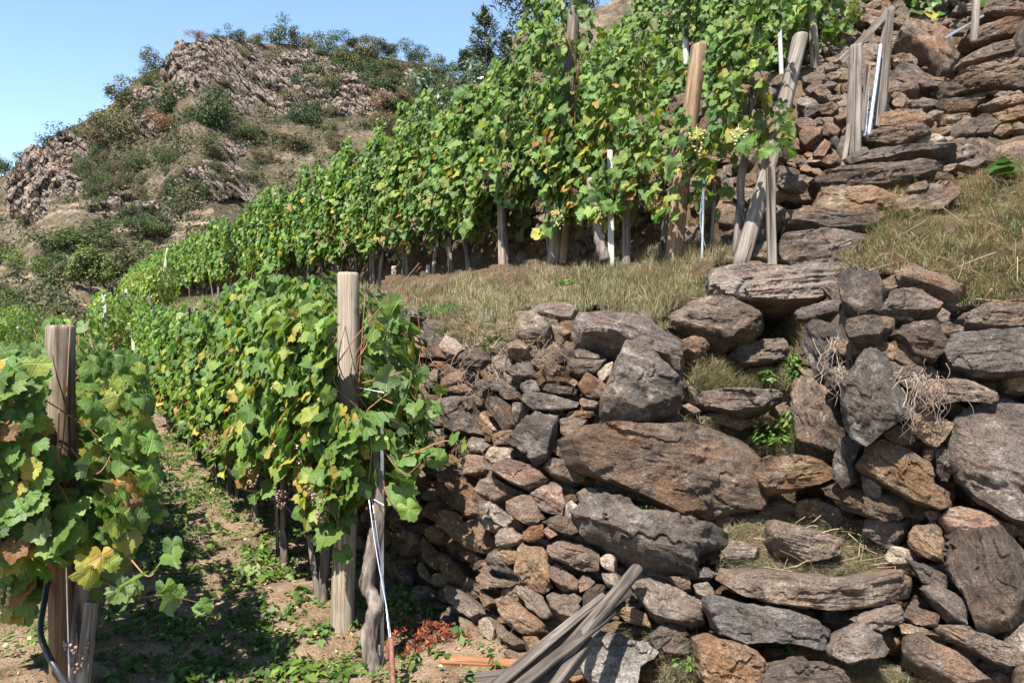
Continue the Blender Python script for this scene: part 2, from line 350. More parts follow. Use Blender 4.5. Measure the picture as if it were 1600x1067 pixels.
def plain(name, c, rough=.5, metal=0, spec=.5, nz=.25, sc=30):
    t = NT(name); v = t.n('ShaderNodeTexCoord').outputs['Object']; n = t.noise(v, sc, 4, .65)
    col = t.mix(nz, c, t.ramp(n, [(.3, .45), (.65, 1.35)]), 'MULTIPLY') if nz else c
    b = t.bsdf(col, rough, n, .002, .4, spec); b.inputs['Metallic'].default_value = metal
    return t.done(b)
M['galv'] = plain('galvanised_steel', (.55, .57, .6), .4, .85)
M['white'] = plain('white_paint', (.36, .35, .32), .6, 0, .3, .45, 14)
M['hose'] = plain('black_hose', (.018, .018, .02), .35)
M['rust'] = plain('rusty_iron', (.16, .07, .05), .85, 0, .2, .8, 60)
M['wire'] = plain('wire', (.6, .6, .62), .35, .7)
M['grape'] = plain('grape_skin', (.2, .12, .1), .4, 0, .4, .8, 18)
M['grape_g'] = plain('green_grape_skin', (.33, .27, .13), .4, 0, .4, .7, 18)
M['tie'] = plain('green_tie', (.03, .16, .1), .5)
# ---------- slope frame: t runs along the vine rows, s across them (up the hill)
ET = np.array([-.4766, .8791, 0.]); ES = np.array([.8791, .4766, 0.]); O2 = np.array([-.64, 3.77, 0.])
def ST(s, t, z=0): return O2 + np.asarray(s)[..., None] * ES + np.asarray(t)[..., None] * ET + np.asarray(z)[..., None] * np.array([0, 0, 1.])
def st_of(x, y): return (x - O2[0]) * ES[0] + (y - O2[1]) * ES[1], (x - O2[0]) * ET[0] + (y - O2[1]) * ET[1]
def zst(s, t):
    tt = np.clip(t, 0, 70)
    z = np.interp(s, [-60, -9, -2.6, -1.9, .5, .56, .8, 1.6, 2.4, 2.85, 3.1, 4.3, 5.6, 12, 40], [-26, -4.0, -.35, 0, 0.02, .1, 1.52, 1.85, 2.12, 2.2, 3.35, 3.7, 4.1, 8.5, 27])
    up = np.clip((s - .5) / .3, 0, 1)
    z = z + up * .024 * tt
    return z + np.clip(tt - 10, 0, 24) * .045 * np.clip((s + 6) / 3, 0, 1) * (s < .52)

def ground():
    n = 420; u = np.linspace(-1, 1, n); k = 5.4
    ax = np.sinh(k * u) / math.sinh(k)
    x = ax * 900 - .6; y = ax * 900 + 4.6
    X, Y = np.meshgrid(x, y, indexing='ij'); s, t = st_of(X, Y)
    Z = np.where(s < .5, zst(np.minimum(s, .5), t), 0.02)
    Z = np.where(s > .8, -.3, Z); Z = np.maximum(Z, -26)
    near = np.exp(-((X + .6) ** 2 + (Y - 4.6) ** 2) / 160)
    p = np.stack([X, Y, 0 * X], -1)
    Z = Z + near * (.05 * fbm(p * 1.3, 3, 5) + .022 * fbm(p * 6, 3, 6) + .010 * fbm(p * 22, 2, 7))
    V = np.stack([X, Y, Z], -1).reshape(-1, 3)
    o = obj('ground', mkmesh('ground', V, [grid_faces(n, n)], M['soil'])); return tag(o, kind='structure')
ground()
def gz(x, y):
    """ground height near the rows"""
    s, t = st_of(np.asarray(x, float), np.asarray(y, float)); p = np.stack(np.broadcast_arrays(x, y, 0 * np.asarray(x, float)), -1).astype(float)
    near = np.exp(-((p[..., 0] + .6) ** 2 + (p[..., 1] - 4.6) ** 2) / 160)
    return zst(np.minimum(s, .5), t) + near * (.05 * fbm(p * 1.3, 3, 5) + .022 * fbm(p * 6, 3, 6) + .010 * fbm(p * 22, 2, 7))

# ---------- steep bank on the right: wall, steps and grassy bank, known by its distance along view rays
def march(px, py):
    Y = np.linspace(2.5, 14, 2400); q = np.stack([(px - CX) / F * Y, Y, H + (CY - py) / F * Y], -1)
    s, t = st_of(q[:, 0], q[:, 1]); below = q[:, 2] < zst(s, t)
    return Y[np.argmax(below)] if below.any() else 14
CP = []
for px in (560, 620, 680, 740, 800):
    for py in (1080, 1000, 900, 800, 700, 600, 540, 510, 490, 470, 450):
        if py > 700 and px < 680 and py > 925: continue
        CP.append((px, py, march(px, py)))
CP += [(900,1060,3.63),(900,900,3.85),(900,700,4.1),(900,560,4.32),(900,500,4.55),(900,450,5.4),(900,415,6.5),(860,470,4.95),
 (1000,1060,3.55),(1000,900,3.72),(1000,700,3.98),(1000,560,4.2),(1000,510,4.4),(1000,450,5.2),(1000,400,6.0),(1080,390,5.5),(1080,450,4.85),
 (1200,1060,3.3),(1285,925,3.5),(1270,890,3.56),(1270,850,3.82),(1270,805,4.05),(1240,770,4.06),(1240,705,4.12),(1215,660,4.42),(1150,635,4.42),(1150,607,4.46),(1190,572,4.78),(1235,530,4.85),(1115,500,4.68),(1220,470,4.85),
 (1220,420,4.95),(1160,385,4.95),(1290,390,5.08),(1300,345,5.2),(1340,310,5.5),(1390,270,5.8),(1410,240,6.0),(1410,205,6.3),(1480,120,7.2),(1480,60,7.6),(1450,0,8.2),
 (1360,20,8.1),(1280,90,7.6),(1250,340,5.7),(1270,200,6.5),(1290,110,7.2),(1200,330,6.0),(1130,330,6.8),(1180,200,7.0),(1250,20,8.3),(1450,-150,9.5),(1250,-150,10),(1700,-150,9),
 (1300,1060,3.28),(1450,1060,3.22),(1600,1060,3.15),(1310,600,3.72),(1285,560,3.86),(1350,700,3.66),(1325,760,3.72),(1350,850,3.76),(1450,900,3.42),(1450,700,3.58),(1600,700,3.5),(1600,900,3.3),(1330,480,3.85),(1450,470,3.82),(1600,490,3.75),
 (1350,425,4.3),(1450,400,4.25),(1600,430,4.0),(1500,330,5.0),(1600,330,4.7),(1500,270,5.6),(1600,240,5.6),(1600,180,6.3),(1550,100,7),(1600,20,7.4),
 (1800,1060,3.0),(1800,700,3.35),(1800,430,3.9),(1800,240,5.3),(1800,20,7.0),(2200,1060,2.8),(2200,700,3.1),(2200,430,3.6),(2200,240,4.8),(2200,20,6.4),(2500,1060,2.7),(2500,430,3.4),(2500,20,6.0),(1200,1250,2.95),(900,1250,3.2),(1600,1250,2.8),(700,1250,3.4)]
CP = np.array(CP, float); _c = CP[:, :2] / 500
def _k(r): return np.where(r > 0, r * r * np.log(np.maximum(r, 1e-9)), 0)
_n = len(_c); _K = _k(np.linalg.norm(_c[:, None] - _c[None], axis=-1)) + np.eye(_n) * 2e-3; _Pm = np.column_stack([np.ones(_n), _c])
_W = np.linalg.solve(np.block([[_K, _Pm], [_Pm.T, np.zeros((3, 3))]]), np.concatenate([np.log(CP[:, 2]), np.zeros(3)]))
def D(px, py):
    px, py = np.broadcast_arrays(np.asarray(px, float), np.asarray(py, float)); sh = px.shape
    q = np.column_stack([px.ravel(), py.ravel()]) / 500; out = []
    for k in range(0, len(q), 20000):
        b = q[k:k + 20000]; out.append(_k(np.linalg.norm(b[:, None] - _c[None], axis=-1)) @ _W[:_n] + np.column_stack([np.ones(len(b)), b]) @ _W[_n:])
    return np.clip(np.exp(np.concatenate(out)), 2.4, 14).reshape(sh)
def S3(px, py, back=0):
    Y = D(px, py) + back; return np.stack([(np.asarray(px) - CX) / F * Y, Y, H + (CY - np.asarray(py)) / F * Y], -1)
def SN(px, py, w=30):
    """outward normal of the bank, smoothed"""
    a = S3(px + w, py) - S3(px - w, py); b = S3(px, py - w) - S3(px, py + w)
    return unit(np.cross(a, b))

def in_poly(px, py, poly):
    poly = np.asarray(poly, float); x, y = np.asarray(px), np.asarray(py); r = np.zeros(x.shape, bool); j = len(poly) - 1
    for i in range(len(poly)):
        (xi, yi), (xj, yj) = poly[i], poly[j]
        c = ((yi > y) != (yj > y)) & (x < (xj - xi) * (y - yi) / (yj - yi + 1e-12) + xi); r ^= c; j = i
    return r
GRASS = [(570,470),(760,425),(880,405),(1060,385),(1165,378),(1200,400),(1115,415),(1105,470),(1050,485),(1010,520),(930,480),(900,500),(820,480),(800,520),(740,540),(640,510),(590,520)]   # grassy terrace edge
BANK = [(1225,430),(1330,400),(1380,340),(1480,290),(1560,255),(1700,220),(2050,200),(2050,470),(1700,480),(1500,480),(1460,440),(1340,425)]
def bank():
    pxs = np.arange(596, 2400, 6.); pys = np.arange(-156, 1270, 6.)
    PX, PY = np.meshgrid(pxs, pys, indexing='ij'); keep = (PX > 1118) | (PY > 388 + np.clip(1000 - PX, 0, 999) * .11)
    g = in_poly(PX, PY, GRASS) | in_poly(PX, PY, BANK)
    q = S3(PX, PY, np.where(g, .03, .2))
    q = q + (.05 * fbm(q * 4, 4, 3))[..., None] * np.array([0, -.8, .6])
    tag(obj('terraced_slope', mkmesh('terraced_slope', q.reshape(-1, 3), [grid_faces(len(pxs), len(pys), keep)], M['bank'])), kind='structure')
    s = np.concatenate([np.arange(.5, 6, .12), np.arange(6, 45, 1.)]); t = np.concatenate([np.arange(-4, 16, .15), np.arange(16, 95, 1.)])
    S, T = np.meshgrid(s, t, indexing='ij'); q = ST(S, T, zst(S, T)); q[..., 2] += .05 * fbm(q * 2.5, 3, 8) - .12
    x, y = proj(q); keep = (q[..., 1] > 1) & ((x < 640) | ((y < 430) & (S > 2.5) & (x < 1150)) | ((S > 2.6) & (x < 1230)))
    tag(obj('upper_terrace', mkmesh('upper_terrace', q.reshape(-1, 3), [grid_faces(len(s), len(t), keep)], M['bank'])), kind='structure')
bank()
# ---------- stones
def outline(q, M_, seed):
    """walk round the outline at even steps, keep the corners, chip it a little"""
    e = np.roll(q, -1, 0) - q; L = np.linalg.norm(e, axis=1); out = []
    for i in range(len(q)):
        k = max(1, int(round(M_ * L[i] / L.sum()))); out += [q[i] + e[i] * j / k for j in range(k)]
    B = np.array(out); s = math.sqrt(L.sum() / 6); n = fbm(np.column_stack([B / s * 2.2, np.full(len(B), seed % 97)]), 4, 2)
    return B * (1 + .05 * n)[:, None]
def stone_geo(q, seed, tf=.4, tb=.8, M_=48, rough=1.):
    """solid split stone from its outline q (metres, own plane); tf/tb: front and back depth over its half width"""
    rg = np.random.default_rng(seed); B = outline(q, M_, seed); M_ = len(B)
    mr = (B[:, 0].max() - B[:, 0].min()) / 2; mn = (B[:, 1].max() - B[:, 1].min()) / 2
    if mn > mr: mr, mn = mn, mr
    w = mn * .75 + mr * .25; Tf = tf * w * rg.uniform(.7, 1.35); Tb = tb * (mn * .6 + mr * .4) + .03
    nf = max(5, M_ // 6); rho = list(np.linspace(1 / nf, .94, nf)) + [.975, 1.0]; h = [Tf] * nf + [Tf * .9, Tf * .62]
    for k in (-.2, .25, .6, .9): rho.append(1 - .1 * max(k, 0) ** 2); h.append(-Tb * k if k > 0 else Tf * .2)
    rho = np.array(rho); h = np.array(h); nr = len(rho)
    V = np.concatenate([rho[:, None, None] * B[None], np.repeat(h[:, None, None], M_, 1)], -1).reshape(-1, 3)
    V = np.vstack([V, [[0, 0, Tf]], [[0, 0, -Tb]]])
    # cleaved faces: a few big planes, then chipped edges
    for k in range(rg.integers(3, 6)):
        a = rg.uniform(0, 2 * math.pi); tl = rg.uniform(.05, .5); n = unit(np.array([math.cos(a) * tl * .7, math.sin(a) * tl * 1.3, 1.0])); dd = V @ n
        off = np.percentile(dd, rg.uniform(52, 88)); ex = np.maximum(dd - off, 0); V = V - ex[:, None] * n * .95
    for k in range(rg.integers(4, 8)):
        a = rg.uniform(0, 2 * math.pi); n = unit(np.array([math.cos(a), math.sin(a) * 1.6, rg.uniform(.5, 1.2)])); dd = V @ n
        ex = np.maximum(dd - dd.max() * rg.uniform(.78, .95), 0); V = V - ex[:, None] * n * .9
    c = rg.uniform(0, 50, 3); L = max(w, .03); Q = V / L
    out = unit(np.stack([V[:, 0] * .35, V[:, 1] * .6, V[:, 2] + w * .6], -1))
    ch = fbm(Q * 1.9 + c, 3, 5); lay = (Q[:, 1] + .35 * Q[:, 2]) * 1.5 + .55 * ch; fl = np.floor(lay); fr = lay - fl
    stp = noise(np.stack([fl * 3.7, fl * 0 + c[0], np.floor(Q[:, 0] * .55 + fl * .37 + .3 * ch)], -1), 9) - .35 * np.clip(fr * 6 - 5, 0, 1)
    st = ridged(np.stack([Q[:, 0] * .8, (Q[:, 1] + .35 * Q[:, 2]) * 4.2, Q[:, 2]], -1) + c, 3, 3)
    big = fbm(V * 11 + c, 4, 7); fine = fbm(V * 40 + c, 3, 8)
    amp = rough * (min(L, .22) * (.05 * st + .05 * ch + .1 * stp) + .006 * big + .0045 * fine)
    V = V + out * np.clip(amp, -.05, .05)[:, None]
    i, j = np.meshgrid(np.arange(nr - 1), np.arange(M_), indexing='ij'); j2 = (j + 1) % M_
    f = np.stack([i * M_ + j, (i + 1) * M_ + j, (i + 1) * M_ + j2, i * M_ + j2], -1).reshape(-1, 4)
    k = np.arange(M_); k2 = (k + 1) % M_; C = nr * M_
    return V, [f, np.vstack([np.stack([np.full(M_, C), k, k2], -1), np.stack([np.full(M_, C + 1), (nr - 1) * M_ + k2, (nr - 1) * M_ + k], -1)])], mr
def crisp(me, ang=34):
    me.set_sharp_from_angle(angle=math.radians(ang)); return me
def stone_from_px(poly, seed, n=None, back=0., tf=.4, tb=.8, grow=1.06, rough=1., Y=None):
    poly = np.asarray(poly, float); c = poly.mean(0)
    x, y = poly[:, 0], poly[:, 1]; cr = x * np.roll(y, -1) - np.roll(x, -1) * y; A = cr.sum() / 2
    c = np.array([((x + np.roll(x, -1)) * cr).sum(), ((y + np.roll(y, -1)) * cr).sum()]) / (6 * A)
    Yc = (float(D(c[0], c[1])) if Y is None else Y) + back; pc = P(c[0], c[1], Yc)
    view = unit(np.array([0, 0, H]) - pc)
    if n is None: n = unit(SN(c[0], c[1]) + view * .8 + np.random.default_rng(seed + 7).normal(0, .2, 3))
    n = unit(np.asarray(n, float)); n = unit(n + view * max(0, .5 - float(n @ view)))
    cam = np.array([0, 0, H]); pts = []
    for a in poly:
        d = P(a[0], a[1], 1.) - cam; pts.append(cam + d * ((pc - cam) @ n) / (d @ n))
    pts = np.array(pts); w = pts - pc
    ex = unit(np.cross([0, 0, 1.], n)); ey = np.cross(n, ex); q = np.column_stack([w @ ex, w @ ey])
    ev, U = np.linalg.eigh(np.cov(q.T) + 1e-9 * np.eye(2)); ax = U[:, 1] * (1 if U[0, 1] > 0 else -1)
    if ev[1] < ev[0] * 1.6: ax = unit(np.array([1., random.uniform(-.5, .3)]))
    ex, ey = ex * ax[0] + ey * ax[1], -ex * ax[1] + ey * ax[0]
    q = np.column_stack([w @ ex, w @ ey]) * grow
    if ((q[:, 0] * np.roll(q[:, 1], -1) - np.roll(q[:, 0], -1) * q[:, 1]).sum()) < 0: q = q[::-1]
    pxr = math.sqrt(abs(A)); M_ = int(np.clip(np.linalg.norm(poly - np.roll(poly, 1, 0), axis=1).sum() * .36, 26, 190))
    V, f, mr = stone_geo(q, seed, tf, tb, M_, rough)
    Mx = Matrix([list(map(float, (ex[i], ey[i], n[i], pc[i]))) for i in range(3)] + [[0, 0, 0, 1]])
    return V, f, Mx

CROP = {'A': (700, 733, 3.194), 'B': (1100, 733, 3.194), 'C': (1100, 550, 3.194), 'D': (560, 460, 4), 'E': (560, 660, 4), 'F': (850, 460, 4), 'G': (1100, 300, 3.194), 'H': (1100, 0, 3.194), '0': (0, 0, 1)}
ST_DATA = """
L D t 335,185 420,155 465,175 450,215 370,225 340,210
L D t 200,290 260,225 310,260 300,320 265,355 215,320
L D t 355,270 385,225 440,240 465,295 420,315 365,300
L D t 105,365 135,315 205,320 260,380 190,400 110,395
L D g 425,380 455,305 500,310 545,400 480,405
L D b 285,340 340,305 420,340 425,395 300,375
L D g 285,405 320,375 390,395 385,430 290,430
L D d 635,440 660,370 745,330 820,365 835,420 780,475 700,470
L D b 450,420 630,425 625,465 500,470 450,460
L D t 520,300 570,270 650,320 690,360 640,400 560,410
L D g 990,200 1040,150 1130,160 1210,230 1170,300 1060,320 1000,290
L D g 1025,130 1100,80 1280,65 1370,110 1330,180 1150,150 1050,150
L D g 380,555 515,530 530,590 430,585
L D b 525,540 600,490 745,490 750,600 640,625 530,590
L D b 260,690 300,640 450,620 460,780 350,750
L D b 530,650 740,630 755,700 755,860 640,850 535,780
L D d 920,490 960,440 1060,425 1100,520 1000,525
L D g 750,540 850,530 1010,570 1010,600 880,590 760,575
L D d 740,600 800,590 860,620 830,650 760,640
L D d 860,620 910,590 1000,610 1020,660 930,660
L D b 1010,570 1060,530 1110,540 1130,600 1050,620 1015,610
L D b 1100,500 1140,485 1165,540 1130,565
L D b 1140,480 1200,430 1310,480 1310,555 1220,555
L D b 1310,430 1370,395 1530,420 1480,490 1380,510 1315,480
L D t 1310,510 1375,545 1350,580 1310,560
L D r 1380,570 1430,490 1540,560 1540,640 1480,655 1400,620
L D p 1485,490 1540,430 1590,420 1580,500 1520,550
L D q 1035,660 1060,600 1180,625 1370,670 1340,700 1230,730 1100,715
L D d 1130,560 1200,560 1370,590 1370,630 1250,625 1150,600
L D d 805,680 870,645 960,700 990,830 910,840 850,760
L D b 760,770 800,730 890,850 830,890 770,850
L D g 960,680 1030,680 1030,745 1000,810 970,740
L D t 840,890 900,845 970,850 950,930 850,935
L D d 945,920 1010,820 1110,740 1230,770 1220,880 1200,1000 1150,1060 1090,1040 1040,970
L D t 1255,790 1300,765 1420,790 1400,860 1320,920 1270,860
L D g 1290,750 1330,725 1470,735 1480,755 1380,780 1300,775
L D r 1385,660 1400,645 1510,680 1480,705 1400,700
L D q 700,930 720,895 830,945 800,985 720,985
L D g 500,850 530,830 630,860 600,890 510,880
L D d 1240,400 1280,340 1350,360 1345,410 1270,425
L D g 1350,360 1400,345 1495,370 1490,405 1370,395
L D b 930,320 990,300 1060,330 1050,360 940,350
L D g 120,560 200,510 240,560 200,600 130,590
L E b 510,310 560,280 720,350 770,480 790,560 720,600 600,520 530,440
L E t 660,260 720,200 800,210 820,290 740,330 690,310
L E p 800,220 830,150 930,160 970,220 900,240 820,250
L E r 820,290 880,245 950,240 1110,290 1175,360 1150,395 1060,415 960,380 880,330
L E t 755,420 800,370 870,345 1000,430 980,460 870,495 790,470
L E p 800,530 820,485 870,510 950,620 930,660 870,620 830,580
L E t 930,500 1010,460 1080,450 1150,600 1100,640 990,600 930,560
L E r 1075,450 1130,420 1200,375 1260,400 1290,500 1270,580 1160,550 1110,500
L E g 1155,285 1200,210 1280,240 1400,310 1405,370 1320,370 1240,340
L E b 1345,180 1400,170 1420,290 1380,310 1350,290
L E b 1195,110 1230,90 1340,170 1340,240 1280,230 1200,180
L E p 1285,520 1320,500 1375,540 1360,600 1310,605
L E t 1360,440 1420,400 1490,420 1470,490 1390,500
L E b 1155,620 1250,580 1340,610 1385,680 1330,700 1240,680
L E r 1030,690 1070,650 1150,640 1160,700 1110,740 1040,730
L E t 865,700 900,670 960,660 1030,700 1010,750 940,785 880,770
L E t 780,600 830,580 895,650 860,690 810,670
L E t 490,620 540,570 620,570 680,650 730,620 790,610 860,700 875,770 800,810 710,790 600,700
L E d 350,560 400,510 410,590 370,630
L E t 410,680 480,640 550,710 520,745 440,740
L E b 461,570 500,540 570,550 560,590 500,610
L E t 400,830 420,720 520,830 530,910 470,910
L E t 530,820 580,840 640,900 720,1040 650,1045 570,990 540,920
L E t 365,890 400,870 460,960 450,1000 390,960
L E t 460,960 520,940 570,980 540,1020 470,1010
L E t 640,820 690,790 760,840 730,880 680,870
L E r 700,890 760,865 790,900 740,930
L E t 795,850 850,800 900,830 985,920 985,950 900,930 820,900
L E t 865,800 910,780 1000,790 990,880 930,880
L E t 740,960 790,910 850,960 990,1000 960,1030 850,1020 760,1000
L E t 1000,800 1030,770 1150,790 1190,900 1190,1040 1160,1070 1050,1020 990,930
L E b 1195,780 1250,750 1370,770 1500,830 1500,930 1420,920 1290,870 1210,840
L E t 1190,920 1240,880 1370,980 1370,1060 1280,1050 1200,970
L E t 1370,1000 1420,940 1480,1000 1440,1040 1380,1060
L E p 1505,850 1560,820 1600,830 1600,940 1530,900
L E r 1150,680 1180,655 1240,700 1200,720
L A g 640,240 690,180 780,140 900,170 960,250 1100,260 1370,320 1340,370 1240,420 1220,530 1100,490 900,440 760,360 680,340
L A b 495,640 520,610 590,630 660,690 610,750 530,720
L A t 240,650 300,640 380,690 490,770 495,810 410,830 320,790 270,730
L A t 330,590 370,570 470,640 520,730 470,740 390,680
L A t 580,630 630,620 665,650 640,690 600,670
L A d 670,620 740,570 790,580 770,650 680,690
L A t 240,770 290,790 370,860 330,880 260,850
L A t 0,590 60,600 140,660 200,720 130,760 60,700 0,650
L A t 145,590 180,600 240,660 190,690
L A t 270,890 310,900 400,950 350,955 290,930
L A g 935,590 960,550 1030,570 1150,610 1280,690 1260,750 1200,775 1050,740 980,680 945,640
L A t 835,720 900,690 990,720 1000,780 900,760
L A t 770,520 850,520 860,590 800,590
L A t 60,740 130,770 180,850 120,860 70,800
L A t 150,760 200,740 240,800 230,860 180,830
L A t 380,840 440,840 480,900 420,930
L 0 b 908,690 930,668 960,663 1060,665 1110,672 1160,695 1178,725 1180,760 1160,790 1110,808 1060,800 1000,770 945,745 918,728
L F d 185,260 230,200 350,190 490,165 640,190 700,260 820,350 845,440 820,490 740,430 620,390 480,330 330,300 200,330
L F q 370,650 420,530 490,385 570,390 690,460 800,560 850,640 840,740 730,760 620,780 500,790 380,740
L F b 690,440 740,430 810,510 790,550
S F b 860,300 920,270 1010,290 1020,350 960,385 870,360
S F b 1145,390 1200,320 1330,290 1500,290 1510,390 1400,430 1260,435
S F g 935,660 1000,610 1200,600 1440,610 1480,650 1400,720 1240,755 1100,720 960,690
S F t 960,780 1040,740 1240,770 1300,790 1230,850 1100,810
S F g 1265,510 1320,450 1430,440 1440,510 1330,530
S F t 1410,740 1460,690 1520,670 1520,740 1450,770
S F g 860,700 900,680 980,730 930,750
S F t 895,580 920,575 950,610 930,630
S C g 265,590 290,520 400,515 560,535 635,535 640,630 540,670 450,690 340,715 290,660
S C t 445,770 490,735 570,730 610,760 590,820 470,830
S C g 275,780 360,760 430,750 440,790 380,810 280,810
S B g 135,560 150,510 300,500 550,540 800,550 1000,510 1070,570 1030,640 900,670 700,690 480,690 300,660 190,620
S B q 35,700 40,650 90,640 200,670 420,710 560,760 630,810 610,910 480,870 340,850 200,860 90,810
S B g 640,890 700,820 790,780 870,830 900,890 860,940 740,970 650,930
S B t 750,750 860,700 970,680 1000,760 910,800 800,790
S B g 590,710 680,700 730,750 700,785 600,760
S B g -30,870 40,850 200,880 330,990 300,1120 100,1120 -10,1040
S B g 290,1010 460,960 650,980 760,1110 270,1130
S B t 345,290 360,260 690,350 680,430 500,460 380,430 340,370
S B b 80,420 130,360 270,400 240,450 90,460
S A q 1210,510 1300,490 1360,520 1310,540 1215,540
S A b 1110,540 1200,540 1210,600 1150,600
S A t 1225,580 1290,560 1330,610 1310,650 1240,620
S A g 1010,840 1080,770 1180,790 1200,830 1130,840 1050,890
S A d 1065,890 1150,820 1205,850 1200,920 1100,930
S G g 40,480 60,400 170,385 400,395 560,365 740,350 720,420 640,480 560,540 380,555 200,540 50,545
S G g 185,320 200,275 370,270 390,340 340,355 250,345
S G g 370,290 400,225 560,210 800,205 850,240 740,350 560,380 460,385 410,340
S G d 425,110 450,90 640,110 880,120 870,170 740,200 620,200 540,170 430,160
S G p 420,170 480,155 570,190 560,215 430,215
S G t 180,380 220,350 290,355 280,385
S H g 745,690 780,660 1000,620 1160,600 1160,640 1050,690 970,720 830,705
S H g 705,780 830,750 1060,740 1260,730 1240,770 1060,770 900,800 730,810
S H b 550,880 640,850 830,840 1000,830 1120,815 1200,860 1090,890 900,930 720,930 590,940
S H b 850,600 930,560 1100,550 1160,600 1000,630 870,640
S H g 1040,900 1130,880 1250,890 1240,905 1060,920
S H t 380,1000 430,900 500,880 590,940 580,990 450,1010
S H g 565,1050 600,950 700,930 880,940 930,990 920,1050 850,1100 750,1110 570,1100
S H g 950,980 1100,930 1250,910 1260,980 1150,1067 960,1067
S H p 1060,700 1140,680 1220,690 1180,710 1070,725
R C d 655,560 670,450 720,415 790,450 750,560 760,640 700,670 660,620
R C g 760,560 830,450 890,440 1010,490 1110,560 1130,650 1220,700 1210,760 1150,775 1020,720 880,640 780,600
R C q 785,620 830,630 880,660 880,720 820,725 800,680
R C d 600,680 690,670 800,700 960,750 990,830 900,830 780,800 690,780
R C t 800,840 900,830 1000,840 990,900 930,970 880,960 810,900
R C t 1005,370 1050,320 1140,310 1230,360 1190,430 1140,480 1070,430
R C g 900,400 960,370 1020,380 1060,440 1000,460 910,430
R C d 1215,430 1250,350 1350,290 1500,250 1640,240 1760,400 1760,700 1640,840 1500,800 1350,720 1260,640 1220,530
R C q 1150,480 1200,475 1225,560 1220,640 1160,620
R C q 695,150 760,100 800,20 850,5 900,60 950,200 1010,310 930,340 820,440 760,400 710,380 700,280
R C b 470,200 530,150 600,150 680,200 690,350 670,480 600,480 510,450 470,350
R C b 600,120 640,85 690,110 680,180 620,180
R C b 1090,200 1150,140 1300,140 1450,190 1500,230 1400,250 1250,240 1100,270
R C r 1180,830 1220,790 1300,780 1440,810 1490,860 1450,900 1350,900 1240,890
R C g 1010,960 1060,870 1150,850 1200,940 1190,1040 1130,1030 1060,1000
R C g 1100,790 1170,790 1190,830 1130,845
R C g 1100,490 1140,480 1140,540 1100,530
R B d 1195,390 1240,345 1500,325 1590,400 1600,640 1530,780 1380,790 1330,640 1250,530
R B g 1080,590 1150,570 1260,640 1310,690 1300,765 1220,740 1130,660
R B b 970,690 1030,670 1160,720 1160,780 1050,780 990,740
R B g 1180,800 1300,770 1420,830 1560,900 1560,980 1460,970 1330,900 1200,840
R B b 985,870 1060,840 1220,920 1350,990 1420,1060 1250,1080 1080,1000 1000,950
R B p 1500,840 1600,780 1650,850 1600,950 1550,940
R B g 1540,1000 1600,970 1680,1000 1650,1090 1550,1090
R B p 910,440 960,390 1020,400 1030,470 960,480
R B d 1020,460 1100,480 1220,540 1190,600 1090,560
R B g 980,770 1080,790 1170,830 1060,830 990,820
R G d 680,430 760,420 870,420 900,500 880,600 780,620 710,590 690,500
R G g 880,600 930,500 1080,500 1180,570 1150,610 1000,620
R G g 960,410 1080,400 1300,490 1230,530 1080,480 980,460
R G d 470,640 500,580 620,540 700,540 690,600 540,640
R G d 510,680 560,640 640,660 690,760 700,870 620,900 540,860 500,760
R G d 700,690 760,640 880,625 910,690 850,750 740,750
R G d 980,710 1040,650 1130,640 1180,750 1140,830 1040,800
R G g 1270,640 1420,580 1600,570 1680,600 1660,660 1450,680 1310,670
R G d 1160,790 1230,720 1420,710 1560,690 1680,700 1720,860 1480,930 1360,920 1220,880
R G d 1150,700 1200,660 1280,680 1260,720 1190,740
R G b 1500,940 1560,890 1700,900 1700,990 1520,990
U H b 930,370 990,330 1060,350 1170,440 1080,460 990,430 940,420
U H g 1270,230 1300,180 1500,110 1580,110 1560,180 1400,220 1290,250
U H g 1250,310 1380,250 1560,200 1560,260 1400,300 1290,320
U H g 1280,370 1400,340 1640,320 1640,370 1450,390 1300,390
U H g 1180,440 1300,400 1640,360 1640,440 1400,450 1200,490
U H b 1160,530 1200,500 1360,510 1350,560 1200,570
U H t 1380,530 1560,470 1640,500 1560,530 1420,550
U H b 1420,580 1590,540 1680,560 1590,600 1460,620
U H d 1310,640 1390,570 1480,630 1430,670 1330,670
U H g 1400,70 1430,10 1640,-10 1680,90 1450,85
U H b 1180,590 1330,580 1340,620 1250,650 1190,640
U H g 1280,760 1310,720 1380,770 1300,790
U H g 1260,830 1330,800 1400,800 1350,850
U H b 930,290 1000,280 1040,310 950,330
U H d 1550,200 1580,120 1700,80 1700,310 1560,310
W H r 480,650 590,640 580,690 510,730 480,700
W H d 490,560 560,520 580,560 510,600
W H b 570,550 640,510 670,540 640,580 580,575
W H r 540,780 600,690 640,720 600,780
W H r 650,590 710,550 720,600 670,615
W H b 630,700 660,680 690,700 660,740
W H d 500,440 580,410 600,440 530,470
W H b 600,340 640,320 660,350 610,370
W H g 690,60 730,50 740,90 700,110
W H t 800,30 870,0 890,20 830,60
W H g 1020,100 1080,60 1090,80 1040,120
W H g 1140,120 1200,90 1230,110 1160,150
W H d 1090,40 1150,0 1220,0 1190,60 1110,70
W H d 940,10 1000,10 1000,50 950,55
W H t 560,110 590,70 630,80 620,120
W H b 630,120 680,110 710,140 660,165
"""
STONES = []
for k, ln in enumerate(ST_DATA.strip().splitlines()):
    w = ln.split(); ox, oy, sc = CROP[w[1]]
    STONES.append((w[0], w[2], np.array([[ox + float(a.split(',')[0]) / sc, oy + float(a.split(',')[1]) / sc] for a in w[3:]]), k))
MIN = np.array([s[2].min(0) for s in STONES]); MAX = np.array([s[2].max(0) for s in STONES])
